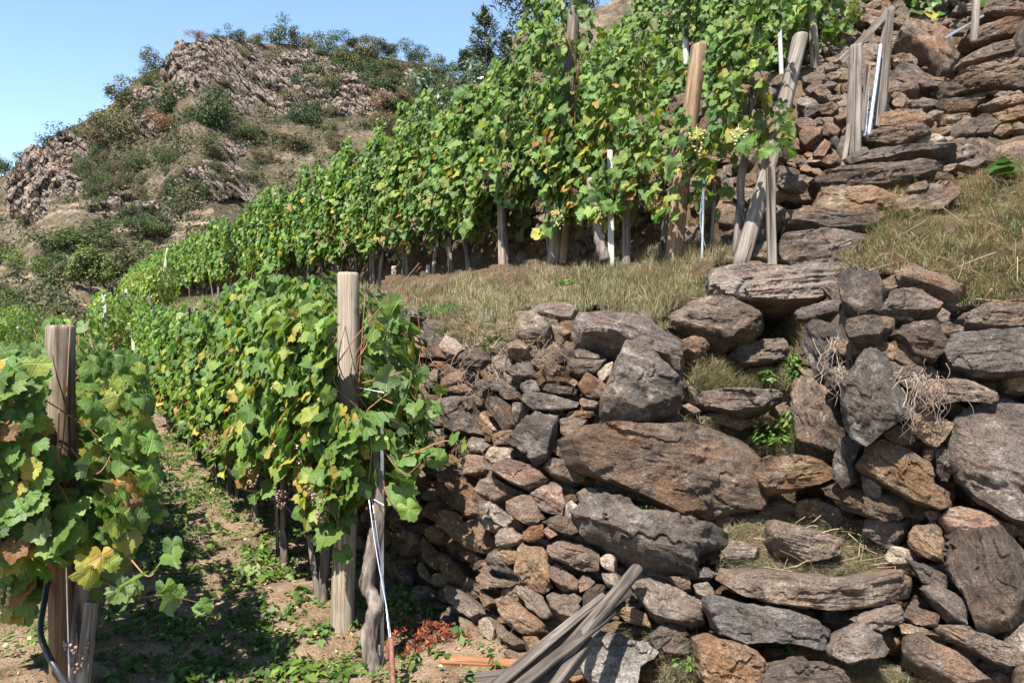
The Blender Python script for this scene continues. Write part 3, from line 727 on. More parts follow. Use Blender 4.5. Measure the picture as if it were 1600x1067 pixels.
def covered(px, py):
    for k in np.where((MIN[:, 0] < px) & (MAX[:, 0] > px) & (MIN[:, 1] < py) & (MAX[:, 1] > py))[0]:
        if in_poly(np.array(px), np.array(py), STONES[k][2]): return True
    return False
ROOTS = {
 'L': ('dry_stone_wall', 'dry stone retaining wall of dusty brown stones curving behind the vine post', 'wall', (800, 1000), 'stone'),
 'R': ('dry_stone_wall', 'shaded dry stone wall of big dark schist blocks flanking the steps on the right', 'wall', (1400, 1000), 'stone'),
 'U': ('dry_stone_wall', 'tall pile of layered brown slabs beside the highest steps, topmost right', 'wall', (1530, 150), 'stone'),
 'W': ('dry_stone_wall', 'low dry stone wall of small rubble behind the bundle of grey stakes', 'wall', (1300, 200), 'stone'),
 'S': ('stone_steps', 'rough stone stairway of projecting schist slabs climbing the terraced bank', 'stairs', (1250, 1000), 'step')}
WALL = {}
for k, (nm, lb, ct, pp, part) in ROOTS.items():
    WALL[k] = empty(nm, S3(np.array(pp[0] * 1.), np.array(pp[1] * 1.)), lb, ct)
    if k != 'S': WALL[k]['group'] = 'dry stone walls of the vineyard'
bpy.context.view_layer.update()
def put(o, parent, Mx):
    o.parent = parent; o.matrix_parent_inverse = Matrix.Identity(4)
    o.matrix_basis = Matrix.Translation(-Vector(parent.location)) @ Mx
FILL = {k: MB() for k in 'LRUWS'}
areas = [abs(((s[2][:, 0] * np.roll(s[2][:, 1], -1)) - np.roll(s[2][:, 0], -1) * s[2][:, 1]).sum()) / 2 for s in STONES]
rank = {}
for c in 'LRUWS':
    ids = sorted([i for i in range(len(STONES)) if STONES[i][0] == c], key=lambda i: -areas[i]); rank.update({i: r for r, i in enumerate(ids)})
for i, (c, m, poly, k) in enumerate(STONES):
    n = None; tf, tb, back = .7, .9, -.03
    if c == 'S':
        big = areas[i] > 1500; n = (-.1, -1, .28) if big else None; tf, tb, back = (.5, 1.8, -.2) if big else (.6, .9, -.02)
    if c == 'U': n = (-.25, -1, .25)
    V, f, Mx = stone_from_px(poly, 100 + k, n, back, tf, tb)
    if rank[i] < 100:
        o = obj(ROOTS[c][4], crisp(mkmesh(ROOTS[c][4], V, f, SM[m]))); put(o, WALL[c], Mx)
        if ROOTS[c][4] == 'step': pass
    else:
        A = np.array(Mx); FILL[c].add(V @ A[:3, :3].T + A[:3, 3], f)
# small rubble packed between and behind the big stones
RUB = {'L': [(590,520),(740,515),(810,480),(905,490),(1050,545),(1060,600),(1180,700),(1180,800),(1090,900),(1090,960),(900,1067),(820,1055),(700,985),(640,920),(620,800),(590,700)],
 'R': [(1255,560),(1310,440),(1420,430),(1500,470),(1720,470),(2100,460),(2100,1090),(1470,1090),(1380,950),(1400,850),(1300,760),(1250,620)],
 'W': [(1232,350),(1235,230),(1270,100),(1270,-20),(1520,-20),(1450,60),(1400,180),(1330,240),(1290,300),(1290,385),(1200,380)],
 'S2': [(1290,240),(1480,205),(1900,200),(1900,250),(1720,285),(1560,250),(1480,280),(1400,300),(1300,310)],
 'U': [(1390,190),(1400,110),(1500,0),(1950,-20),(1950,200),(1500,210),(1560,240),(1480,270)],
 'S': [(1180,790),(1290,770),(1400,850),(1400,940),(1500,1067),(1100,1067),(1090,960),(1150,880)]}
rg = np.random.default_rng(5)
for c, pg in RUB.items():
    c = c[0]
    pg = np.array(pg, float); lo, hi = pg.min(0), pg.max(0); sp = {'W': 20, 'U': 26, 'R': 34, 'S': 36}.get(c, 25)
    for gx in np.arange(lo[0], hi[0], sp):
        for gy in np.arange(lo[1], hi[1], sp * .72):
            px, py = gx + rg.uniform(-.4, .4) * sp, gy + rg.uniform(-.4, .4) * sp * .72
            if not in_poly(np.array(px), np.array(py), pg): continue
            cov = covered(px, py)
            if cov: continue
            r = sp * rg.uniform(.55, 1.1); a0 = rg.uniform(0, 6.28); el, ti = (rg.uniform(.2, .42), rg.uniform(-.3, .05)) if c == 'U' else (rg.uniform(.36, .7), rg.uniform(-.25, .6))
            th = np.sort(a0 + np.linspace(0, 2 * math.pi, rg.integers(5, 8), endpoint=False) + rg.uniform(-.35, .35)); rr = r * rg.uniform(.75, 1.1, len(th))
            u = np.cos(th) * rr; v = np.sin(th) * rr * el
            poly = np.column_stack([px + u * math.cos(ti) - v * math.sin(ti), py + u * math.sin(ti) + v * math.cos(ti)])
            V, f, Mx = stone_from_px(poly, int(rg.integers(1e6)), None, .1, .8, .7); A = np.array(Mx)
            FILL[c].add(V @ A[:3, :3].T + A[:3, 3], f)
# the wall goes on along the vine row, out of sight behind the leaves
for t in np.arange(1.0, 8.5, .17):
    for z in np.arange(.05, 1.65, .13):
        tt = t + rg.uniform(-.07, .07); zz = z + rg.uniform(-.05, .05); s_ = .5 + .2 * zz; pos = ST(np.array(s_), np.array(tt), np.array(zz + .024 * tt))
        qx, qy = proj(pos)
        if qx > 645: continue
        n = unit(-ES + np.array([0, 0, .25]) + rg.normal(0, .15, 3)); ex = unit(np.cross([0, 0, 1.], n) + np.array([0, 0, rg.uniform(-.3, .2)])); ey = np.cross(n, ex)
        th = np.sort(np.linspace(0, 2 * math.pi, rg.integers(5, 8), endpoint=False) + rg.uniform(-.35, .35)); rr = rg.uniform(.07, .15) * rg.uniform(.75, 1.1, len(th))
        V, f, mr = stone_geo(np.column_stack([np.cos(th) * rr, np.sin(th) * rr * rg.uniform(.45, .8)]), int(rg.integers(1e6)), .4, .7, 26)
        FILL['L'].add(V @ np.array([ex, ey, n]) + pos, f)
for t in np.arange(-1.3, 4.2, .16):
    for z in np.arange(.05, 1.3, .12):
        tt = t + rg.uniform(-.07, .07); zz = z + rg.uniform(-.05, .05); pos = ST(np.array(2.86 + .2 * zz), np.array(tt), np.array(2.12 + zz + .024 * max(tt, 0)))
        if proj(pos)[0] > 1235: continue
        n = unit(-ES + np.array([0, 0, .25]) + rg.normal(0, .15, 3)); ex = unit(np.cross([0, 0, 1.], n) + np.array([0, 0, rg.uniform(-.3, .2)])); ey = np.cross(n, ex)
        th = np.sort(np.linspace(0, 2 * math.pi, rg.integers(5, 8), endpoint=False) + rg.uniform(-.35, .35)); rr = rg.uniform(.07, .15) * rg.uniform(.75, 1.1, len(th))
        V, f, mr = stone_geo(np.column_stack([np.cos(th) * rr, np.sin(th) * rr * rg.uniform(.45, .8)]), int(rg.integers(1e6)), .5, .7, 26)
        FILL['W'].add(V @ np.array([ex, ey, n]) + pos, f)
for c, mb in FILL.items():
    if mb.n:
        o = obj('rubble', crisp(mb.mesh('rubble', SM['f'], True, WALL[c].location)), WALL[c]); tag(o, kind='stuff')
# loose boulders: things of their own
BOULD = [('F', 'g', 'grey almond shaped boulder lying on the grass edge above the wall', '775,140 840,110 960,60 1160,55 1260,90 1310,140 1360,200 1290,260 1200,260 1150,300 1060,270 940,230 830,190', -.08),
 ('A', 'w', 'pale whitish rounded boulder at the foot of the steps beside the old planks', '660,880 700,815 820,830 960,870 1040,910 950,980 930,1090 720,1090 665,950', -.12),
 ('H', 'b', 'big tilted brown boulder behind the tall grey plank near the top of the steps', '965,210 1000,150 1090,130 1170,140 1230,220 1270,340 1230,390 1170,370 1100,290 1020,230', -.08)]
for k, (cr, m, lb, pts, bk) in enumerate(BOULD):
    ox, oy, sc = CROP[cr]; poly = np.array([[ox + float(a.split(',')[0]) / sc, oy + float(a.split(',')[1]) / sc] for a in pts.split()])
    V, f, Mx = stone_from_px(poly, 900 + k, (-.1, -1, .45), bk, .8, 1.2); o = obj('boulder', crisp(mkmesh('boulder', V, f, SM[m]))); o.matrix_world = Mx
    tag(o, lb, 'boulder', 'loose boulders')
# ---------- vine leaves
def leaf_template(seed, fine=True):
    rg = np.random.default_rng(seed); n = 34 if fine else 12
    th = np.linspace(-math.pi, math.pi, n, endpoint=False) + math.pi / n       # 0 = tip (+Y)
    r = .43 + .13 * np.exp(-(th / .36) ** 2) + .085 * (np.exp(-((abs(th) - 1.1) / .34) ** 2)) + .06 * np.exp(-((abs(th) - 2.15) / .42) ** 2) - .33 * np.exp(-((abs(th) - math.pi) / .24) ** 2)
    if fine: r = r * (1 + .05 * np.where(np.arange(n) % 2, 1, -1)) * (1 + .055 * rg.normal(size=n))
    x, y = np.sin(th) * r, np.cos(th) * r
    rings = [(.45 if fine else None), 1.0]; V = [[0, 0]]
    for k in rings:
        if k: V += list(np.column_stack([x * k, y * k]))
    V = np.array(V); rr = np.hypot(V[:, 0], V[:, 1]); a = np.arctan2(V[:, 0], V[:, 1])
    z = -.5 * rg.uniform(.1, 1.7) * rr ** 2 + rg.uniform(-.1, .6) * abs(V[:, 0]) + rg.uniform(.05, .2) * np.sin(a * 3 + rg.uniform(0, 6)) * rr + .05 * np.sin(a * 7 + rg.uniform(0, 6)) * rr ** 1.5 + rg.uniform(-.25, .1) * V[:, 1] * rr
    P3 = np.column_stack([V, z]); k = np.arange(n); k2 = (k + 1) % n
    tri = np.column_stack([np.zeros(n, int), 1 + k2, 1 + k]); f = [tri]
    if fine: f.append(np.column_stack([1 + k, 1 + k2, 1 + n + k2, 1 + n + k]))
    return P3, f, V
LT = {True: [leaf_template(k) for k in range(12)], False: [leaf_template(k, False) for k in range(12)]}
def quad_template(asp=.6, bend=.12):
    V = np.array([[0, 0], [asp / 2, .45], [0, 1], [-asp / 2, .45]]); P3 = np.column_stack([V - [0, .5], [0, bend, 0, bend]]); return P3, [np.array([[0, 1, 2, 3]])], V
QT = [quad_template(.62), quad_template(.5, -.1), quad_template(.75, .2)]
NQ = [quad_template(.16, .0)]
def place_leaves(pos, nrm, tip, size, tint, templ):
    """one mesh worth of leaves: stamp templates at frames"""
    nrm = unit(nrm); tip = unit(tip - nrm * (tip * nrm).sum(1, keepdims=True)); sd = np.cross(tip, nrm)
    V = []; Fs = {}; U = []; T = []; base = 0; which = RNG.integers(0, len(templ), len(pos))
    for w, (tv, tf, tu) in enumerate(templ):
        ix = np.where(which == w)[0]
        if not len(ix): continue
        v = pos[ix, None] + size[ix, None, None] * (tv[None, :, 0:1] * sd[ix, None] + tv[None, :, 1:2] * tip[ix, None] + tv[None, :, 2:3] * nrm[ix, None])
        V.append(v.reshape(-1, 3)); U.append(np.tile(tu, (len(ix), 1))); T.append(np.repeat(tint[ix], len(tv)))
        for f in tf: Fs.setdefault(f.shape[1], []).append((f[None] + base + (np.arange(len(ix)) * len(tv))[:, None, None]).reshape(-1, f.shape[1]))
        base += len(ix) * len(tv)
    return np.concatenate(V), [np.concatenate(f) for f in Fs.values()], np.concatenate(U), np.concatenate(T)
def vine_foliage(L, z0, z1, half, n, size, rg, yellow=.12, extra=None, ragged=.22, base_tint=.3):
    """leaf frames round a trellised vine, in its own frame: x along the row, y uphill, z up"""
    u = rg.uniform(-L / 2, L / 2, n * 3); h = rg.uniform(0, 1, n * 3) ** .9; sgn = np.where(rg.uniform(size=n * 3) < .62, -1., 1.)
    sd = rg.uniform(0, 99)
    q = np.column_stack([u * 2.6 + sd, h * (z1 - z0) * 2.6, sgn * 3])
    lo = z0 + .22 * noise(np.column_stack([u * 3 + sd, 0 * u, 0 * u]), 2) ; hi = z1 + ragged * noise(np.column_stack([u * 4.5 + sd, 0 * u + 5, 0 * u]), 3)
    z = lo + h * (hi - lo); dens = noise(q, 4)
    hh = np.clip((z - z0) / (z1 - z0), 0, 1.15); w = half * (.8 + .3 * np.sin(np.clip(hh * 2.4 + .5, 0, 3.0))) * (1 + .4 * noise(q * .9, 5))
    y = sgn * np.abs(w) * (1 - rg.uniform(0, 1, len(u)) ** 1.7 * .75)
    keep = (dens > rg.uniform(-.95, .3, len(u))); ix = np.where(keep)[0][:n]
    pos = np.column_stack([u, y, z])[ix]; s = sgn[ix]; hh = hh[ix]; m = len(ix)
    nrm = np.column_stack([rg.normal(0, .38, m), s * rg.uniform(.4, 1.1, m), rg.normal(.5, .36, m)])
    tip = np.column_stack([rg.normal(0, .5, m), s * .35 + rg.normal(0, .3, m), rg.normal(-.85, .35, m)])
    sz = size * rg.uniform(.55, 1.35, m) * (1 - .25 * np.clip(hh, 0, 1))
    tint = np.clip(rg.normal(base_tint, .15, m) + .12 * noise(pos * 2.2 + sd, 6), .02, .6)
    old = rg.uniform(size=m) < yellow * (1.9 - 1.7 * hh); tint[old] = rg.uniform(.58, 1.0, old.sum())
    return pos, nrm, tip, sz, tint
RNG2 = np.random.default_rng(11)
ICO = None
def grape_mesh(seed, mat, n=34, r=.0085, L=.13):
    rg = np.random.default_rng(seed); mb = MB()
    t = (1 + 5 ** .5) / 2; iv = unit(np.array([(-1,t,0),(1,t,0),(-1,-t,0),(1,-t,0),(0,-1,t),(0,1,t),(0,-1,-t),(0,1,-t),(t,0,-1),(t,0,1),(-t,0,-1),(-t,0,1)], float))
    fc = np.array([(0,11,5),(0,5,1),(0,1,7),(0,7,10),(0,10,11),(1,5,9),(5,11,4),(11,10,2),(10,7,6),(7,1,8),(3,9,4),(3,4,2),(3,2,6),(3,6,8),(3,8,9),(4,9,5),(2,4,11),(6,2,10),(8,6,7),(9,8,1)])
    for k in range(n):
        h = rg.uniform(0, 1) ** 1.2; a = rg.uniform(0, 6.28); w = .04 * (1 - h) ** .7 + .006
        mb.add(iv * r * rg.uniform(.8, 1.15) + np.array([math.cos(a) * w, math.sin(a) * w, -h * L]), [fc])
    mb.add(*tube([[0, 0, .03], [0, 0, -L * .8]], .002, 4)); return mb.mesh('grape_cluster', mat)
GR = [grape_mesh(1, M['grape']), grape_mesh(2, M['grape_g'])]
def trunk_geo(h, r, rg, lean=.1):
    n = 12; z = np.linspace(-.12, h, n); a = rg.uniform(0, 6.28); c = np.column_stack([lean * np.sin(z * 2.1 + a) * .5 + rg.normal(0, .012, n).cumsum() * .6, lean * np.cos(z * 2.7 + a) * .4 + rg.normal(0, .012, n).cumsum() * .5, z])
    c[:, :2] -= c[1, :2]
    return tube(c, r * np.linspace(1.25, .7, n) * (1 + .12 * rg.normal(size=n)), 10, True, .35, int(rg.integers(999)))
def make_vine(base, label, group, L, z0, z1, half, n, size, fine=True, yellow=.12, mask=None, grapes=2, trunk_r=.024, ragged=.22, axis=ET, canes=2, extra=None, trunk_lean=.1, base_tint=.36, face=None, trunk_pts=None):
    rg = np.random.default_rng(int(RNG2.integers(1e9))); base = np.asarray(base, float)
    root = empty('grapevine', base, label, 'grapevine', group)
    up = np.array([0, 0, 1.]); ax = unit(axis); sx = np.cross(up, ax) * -1          # uphill direction
    A = np.array([ax, sx, up])
    pos, nrm, tip, sz, tint = vine_foliage(L, z0, z1, half, n, size, rg, yellow, ragged=ragged, base_tint=base_tint)
    pos, nrm, tip = pos @ A, nrm @ A, tip @ A
    if face is not None: nrm = nrm * [.8, .8, .8] + np.asarray(face)
    if extra is not None:                      # shoots: extra leaves along world-space curves
        for (pts, cnt, s_) in extra:
            c = spline(np.asarray(pts, float) - base, cnt); m = len(c); out = rg.normal(0, 1, (m, 3)) + np.array([-.35, -1.0, .55]) * 1.1
            pos = np.vstack([pos, c + rg.normal(0, .035, (m, 3))]); nrm = np.vstack([nrm, out]); tip = np.vstack([tip, rg.normal(0, .5, (m, 3)) + [.2, -.2, -.8]])
            sz = np.concatenate([sz, s_ * rg.uniform(.6, 1.2, m)]); tint = np.concatenate([tint, np.clip(rg.normal(.35, .12, m), 0, .6)])
    if mask is not None:
        k = mask(pos + base); pos, nrm, tip, sz, tint = pos[k], nrm[k], tip[k], sz[k], tint[k]
    V, f, uv, tt = place_leaves(pos, nrm, tip, sz, tint, LT[fine])
    obj('foliage', mkmesh('foliage', V, f, M['leaf' if fine else 'leaf_far'], True, {'tint': tt}, uv), root)
    if trunk_pts is not None:
        tp = spline(np.asarray(trunk_pts, float) - base, 90); tv, tf = tube(tp, trunk_r * np.linspace(1.1, .8, 90), 28, True, .3, 5); obj('trunk', mkmesh('trunk', tv, tf, M['bark']), root)
    elif trunk_r:
        tv, tf = trunk_geo(z0 + .5, trunk_r, rg, trunk_lean); obj('trunk', mkmesh('trunk', tv, tf, M['bark']), root)
    if canes:
        mb = MB()
        for k in range(canes * 3):
            x0 = rg.uniform(-.45, .45) * L; p = np.array([[0, 0, z0 + .1], [x0 * .5, rg.normal(0, .06), z0 + .45], [x0, rg.normal(0, .12), (z0 + z1) * .55], [x0 + rg.normal(0, .1), rg.normal(0, .16), z1 + rg.uniform(-.25, .12)]])
            v, ff = tube(spline(p, 14) @ A, np.linspace(.0055, .0022, 14), 5); mb.add(v, ff, None, {'tint': rg.uniform(.1, .9)})
        for (pts, cnt, s_) in (extra or []):
            v, ff = tube(spline(np.asarray(pts, float) - base, 16), np.linspace(.005, .002, 16), 5); mb.add(v, ff, None, {'tint': rg.uniform(.3, .9)})
        mb.build('cane', M['cane'], root)
    for k in range(grapes):
        g = obj('grape_cluster', GR[int(rg.integers(2))], root)
        g.location = [float(c) for c in (np.array([rg.uniform(-.4, .4) * L, -half * rg.uniform(.75, 1.2), z0 + rg.uniform(.02, .42)]) @ A)]; g.scale = [rg.uniform(.8, 1.2)] * 3; g.rotation_euler = (rg.normal(0, .12), rg.normal(0, .12), rg.uniform(0, 6))
    return root
def post_mask(px0, px1, py0, py1, ymax):
    def m(p):
        x, y = proj(p); return ~((x > px0) & (x < px1) & (y > py0) & (y < py1) & (p[:, 1] < ymax))
    return m
def both(*ms): return lambda p: np.all([m(p) for m in ms], 0)
SUNV = unit(np.array([-.28, -.63, 1.04]))
def sun_lane(px, py, Y, z0, z1, r=.085):
    """leaves do not grow where the photo shows the sun reaching this post"""
    c = P(px, py, Y)[:2]; h = np.linalg.norm(SUNV[:2]); sv = SUNV[:2] / h; tn = SUNV[2] / h
    def m(p):
        d = p[:, :2] - c; s = d @ sv; w = abs(d @ np.array([-sv[1], sv[0]])); z = p[:, 2] - np.maximum(s, 0) * tn
        return ~((s > -.1) & (w < r) & (z > z0) & (z < z1))
    return m
# ---- row in front of the camera (edge on, left)
G1 = 'vines of the row at the left edge'
b = ST(np.array(-1.29), np.array(.32)); b[2] = gz(b[0], b[1])
mk = both(post_mask(-200, 78, 0, 522, 3.8), post_mask(78, 240, 0, 485, 3.8), sun_lane(98, 800, 3.4, .98, 1.75), post_mask(62, 134, 480, 712, 3.62), post_mask(60, 140, 900, 1100, 3.6), post_mask(122, 165, 925, 1100, 3.6))
ex = [([P(150, 760, 3.35), P(190, 790, 3.3), P(230, 770, 3.35), P(262, 800, 3.4)], 9, .1), ([P(130, 830, 3.3), P(190, 860, 3.2), P(230, 900, 3.15), P(250, 880, 3.15)], 9, .13),
      ([P(150, 900, 3.3), P(210, 930, 3.1), P(260, 930, 3.05), P(325, 945, 3.1)], 10, .11), ([P(110, 700, 3.2), P(150, 740, 3.1), P(180, 700, 3.15)], 7, .13),
      ([P(20, 760, 3.1), P(60, 830, 3.0), P(100, 880, 3.1)], 12, .15), ([P(0, 600, 3.2), P(40, 580, 3.2), P(60, 520, 3.3)], 8, .14), ([P(70, 730, 3.2), P(105, 780, 3.15), P(120, 850, 3.2)], 12, .14)]
make_vine(b, 'big leaved grapevine round the tall round topped post at the left edge', G1, 1.0, .46, 1.46, .26, 1250, .122, True, .16, mk, 5, .03, .05, extra=ex, face=-ET * .9, trunk_pts=[P(118, 1085, 3.32), P(122, 1000, 3.34), P(128, 940, 3.36), P(130, 880, 3.38), P(126, 800, 3.42), P(110, 700, 3.5)])
for k in range(1, 11):
    t = .32 + k * 1.0; b = ST(np.array(-1.29), np.array(t)); b[2] = gz(b[0], b[1])
    make_vine(b, 'grapevine behind the left edge post, second in its row' if k == 1 else 'grapevine hidden farther along the edge-on row at the left', G1, 1.1, .42, 1.56, .2, 640 if k < 4 else 460, .12, k < 4, .1, mk if k == 1 else None, 2 if k < 3 else 0, .026, .12)
# ---- middle row, beside the wall
G2 = 'vines of the middle row along the wall'
TR = [(.24, 'yellowing grapevine round the pale post beside the stone wall'), (.95, 'grapevine with reddish grapes and a white stake, just left of the pale post'), (1.95, 'grapevine third from the wall end, over a black hose'),
      (3.0, 'grapevine fourth in the middle row, browning near its foot'), (4.3, 'grapevine fifth in the middle row, short trunk above weeds')]
mk2 = both(sun_lane(540, 700, 4.2, 1.25, 2.0), sun_lane(538, 900, 4.2, -.1, .32), post_mask(517, 568, 405, 640, 4.25), post_mask(508, 566, 868, 1000, 4.2), post_mask(566, 622, 770, 1067, 4.0), post_mask(592, 604, 655, 800, 3.9))
ex2 = [([P(590, 620, 3.95), P(640, 640, 3.85), P(680, 640, 3.85), P(690, 615, 3.85)], 7, .12), ([P(600, 720, 3.9), P(640, 710, 3.8), P(690, 690, 3.8), P(718, 690, 3.8)], 7, .12),
       ([P(590, 690, 3.85), P(630, 740, 3.75), P(660, 720, 3.8)], 5, .13), ([P(600, 760, 3.8), P(612, 785, 3.75), P(622, 800, 3.75)], 4, .15), ([P(560, 560, 4.0), P(600, 500, 4.0), P(615, 490, 4.0)], 6, .11),
       ([P(545, 700, 3.9), P(530, 780, 3.8), P(525, 860, 3.8)], 10, .15), ([P(560, 600, 3.95), P(600, 590, 3.85), P(640, 580, 3.9), P(655, 600, 3.9)], 5, .12), ([P(560, 650, 3.9), P(580, 690, 3.8), P(575, 760, 3.8)], 9, .14)]
for k in range(0, 27):
    t, lb = TR[k] if k < 5 else (4.3 + (k - 4) * 1.05, ('grapevine farther along the middle row beside the grass path' if k < 13 else 'small distant grapevine at the far end of the middle row'))
    b = ST(np.array(0.), np.array(t)); b[2] = gz(b[0], b[1])
    make_vine(b, lb, G2, 1.05 if k else .5, [.72, .66, .6, .55, .5][min(k, 4)], 1.84 - .02 * min(k, 5), .3 if k else .22, [640, 1100, 1150, 1100, 1000][k] if k < 5 else 800 if k < 12 else 560, .13 if k < 2 else .115, k < 6, [.2, .2, .22, .2, .14][k] if k < 5 else .12, mk2 if k < 3 else None,
              [3, 3, 2, 1, 1][k] if k < 5 else 0, .022 if k else .032, .2, extra=ex2 if k == 0 else None, trunk_pts=[P(584, 1052, 3.72), P(578, 990, 3.75), P(588, 945, 3.76), P(574, 915, 3.78), P(580, 870, 3.8), P(592, 800, 3.82), P(594, 740, 3.85), P(585, 660, 3.9)] if k == 0 else None)
# ---- row on the upper terrace
G3 = 'vines of the long upper terrace row'
U0 = np.array([1.46, 4.82, 2.1])
def ubase(d):
    p = U0 + ET * d; s, t = st_of(p[0], p[1]); p[2] = zst(s, t) if d > .6 else 2.1; return p
UP = [(.12, 1.25, .5, 520, 'low grapevine with yellow basal leaves tied to the leaning grey post by the steps'), (.85, .8, .3, 230, 'thin low grapevine beside the brown leaning post on the upper terrace'),
      (1.65, 1.7, .3, 700, 'grapevine behind the white plastic stake on the upper terrace'), (2.35, 2.0, .5, 1000, 'tallest grapevine climbing the split grey post on the upper terrace'), (3.15, 1.85, .5, 1000, 'grapevine right of the slim pale post on the upper terrace'),
      (4.0, 1.78, .48, 950, 'grapevine left of the slim pale post on the upper terrace')]
for k in range(58):
    if k < 6: d, hgt, z0, n, lb = UP[k]
    else: d, hgt, z0, n, lb = 4.0 + (k - 5) * (.95 if k < 18 else 1.15), 1.78, .42, (960 if k < 12 else 760 if k < 22 else 480), 'grapevine in the long upper row left of the slim pale post' if k < 16 else 'small distant grapevine at the far end of the upper terrace row'
    b = ubase(d); gone = .0 if d < 12 else .012 * (d - 12)
    make_vine(b, lb, G3 if k < 16 else 'distant vines of the upper row', (.55 if k == 0 else 1.15) if k < 18 else 1.4, z0, hgt + gone, .3 if k > 2 else .2, int(n * (1.25 if k else .75)), (.098 if k < 2 else .112) if k < 12 else .13 if k < 22 else .165, k < 9, .07 if k > 2 else .15,
              both(post_mask(880, 912, 8, 100, 6.7), post_mask(888, 912, 100, 185, 6.4), post_mask(1070, 1106, 60, 200, 5.6), post_mask(1060, 1090, 290, 400, 5.6), post_mask(947, 961, 232, 410, 6.1), post_mask(1195, 1262, 45, 150, 5.3), post_mask(1155, 1188, 275, 390, 5.2)) if k < 7 else None,
              [2, 1, 2, 3, 3, 2][k] if k < 6 else (1 if k < 12 else 0), .024 if k < 30 else 0, .3, canes=2 if k < 18 else 0)
# ---- second terrace row above, and its neighbours
G4 = 'vines of the highest terrace'
R3 = np.array([2.78, 7.55, 4.05])
for k in range(12):
    p = R3 + ET * (.25 + k * .95) + np.array([0, 0, -.19 * min(k, 4)]); hg = 1.95 if k < 2 else 1.8
    make_vine(p, 'grapevine on the high terrace beside the white weathered end post' if k == 0 else 'small leaved grapevine on the high terrace behind the long row', G4, 1.15, -.6 if k > 1 else .1, hg, .4, 1500, .11, k < 3, .05, None, 0, .022 if k < 2 else 0, .25, canes=1, base_tint=.38)
for k in range(9):
    p = R3 + ES * 1.7 + ET * (-.2 + k * 1.05) + np.array([0, 0, .95 - .1 * k])
    make_vine(p, 'grapevine at the skyline on the slope above the high terrace', G4, 1.25, -.4, 1.6, .45, 700, .115, False, .05, None, 0, 0, .25, canes=0, base_tint=.42)
for k in range(16):      # rows higher up beyond the long row, seen over its far end
    d = 26 + k * 1.5; p = ubase(d) + ES * 3.2; p[2] += .9 + .045 * k
    make_vine(p, 'yellow green grapevine of a row showing above the far end of the long row', 'distant vines behind the upper row', 1.8, .3, 2.0, .45, 420, .16, False, .12, None, 0, 0, .3, canes=0, base_tint=.45)
for k in range(15):
    b = ST(np.array(1.15), np.array(25. + k * 1.35)); b[2] = float(zst(np.array(1.15), np.array(25. + k * 1.35)))
    make_vine(b, 'yellow green grapevine at the far end of the terrace, below the long row', 'distant vines at the terrace end', 1.7, .15, 1.5, .45, 420, .15, False, .12, None, 0, 0, .3, canes=0, base_tint=.46)
# ---- rows lower down, beyond the end of the path
for r_ in range(4):
    for k in range(9):
        s0, t0 = -1.1 - r_ * 1.7 + .6 * (r_ == 0), 14.5 + r_ * 1.6 + k * 1.35
        b = ST(np.array(s0), np.array(t0)); b[2] = float(zst(np.array(s0), np.array(t0))) + .1
        make_vine(b, ['pale green grapevine in the row closing the far end of the path', 'grapevine of the second row beyond the path end', 'yellow green grapevine low down beyond the left row', 'grapevine of the lowest visible row at far left'][r_], 'vines beyond the end of the path', 1.6, .3, 1.75 + .1 * (r_ == 0), .42, 460, .14, False, .1, None, 0, .03 if k < 2 else 0, .25, canes=0, base_tint=.42 + .03 * r_)
for k in range(8):       # lower terrace, far left, tops only
    s0, t0 = -4.2 - .1 * k, 6.5 + k * 1.3; b = ST(np.array(s0), np.array(t0)); b[2] = float(zst(np.array(s0), np.array(t0)))
    make_vine(b, 'sunlit yellow green grapevine top on the lower terrace at far left', 'vines on the lower terrace', 1.5, .9, 2.25, .45, 420, .13, False, .1, None, 0, 0, .2, canes=0, base_tint=.5)
# ---------- posts, stakes, boards
def round_post(name, label, group, a, b, r, mat, bury=.25, taper=.93, cat='post', rough=.05, sides=20):
    a = np.asarray(a, float); b = np.asarray(b, float); d = unit(b - a); a2 = a - d * bury; L = np.linalg.norm(b - a2)
    z = np.concatenate([np.linspace(0, L - .02, 22), [L - .008, L]]); rr = r * np.concatenate([np.linspace(1, taper, 22), [taper * .97, taper * .88]])
    V, f = tube(np.column_stack([0 * z, 0 * z, z]), rr, sides, True)
    th = np.arctan2(V[:, 1], V[:, 0]); rad = np.hypot(V[:, 0], V[:, 1])
    q = np.column_stack([np.cos(th) * 2.5, np.sin(th) * 2.5, V[:, 2] * .8 + a[0] * 7])
    s = 1 + rough * fbm(q, 3, 4) + rough * .5 * noise(np.column_stack([np.cos(th) * 9, np.sin(th) * 9, V[:, 2] * .5]), 6)
    V[:, :2] *= s[:, None]; V[:, 0] += .012 * np.sin(V[:, 2] * 2 + a[0] * 9); top = V[:, 2] > L - .03; V[top, 2] += .25 * V[top, 0] * (rough > .06)
    o = obj(name, mkmesh(name, V, f, mat)); o.matrix_world = axis_matrix(a2, b); return tag(o, label, cat, group)
def bar(name, label, group, a, b, w, d, mat, cat='stake', bury=0., roll=0., jit=.004):
    a = np.asarray(a, float); b = np.asarray(b, float); dr = unit(b - a); a = a - dr * bury
    V, f, Mx = box_bar(a, b, w, d, jit, float(a[0] * 13)); o = obj(name, mkmesh(name, V, f, mat, False)); o.matrix_world = Mx @ Matrix.Rotation(roll, 4, 'Z'); return tag(o, label, cat, group)
GP = 'wooden vineyard posts'; GS = 'thin vineyard stakes'
g0 = P(98, 1095, 3.4)
round_post('vineyard_post', 'tall weathered round post with flat top at the left edge, brown below', GP, g0, P(99, 508, 3.42), .061, M['wood_post'], .2, .95)
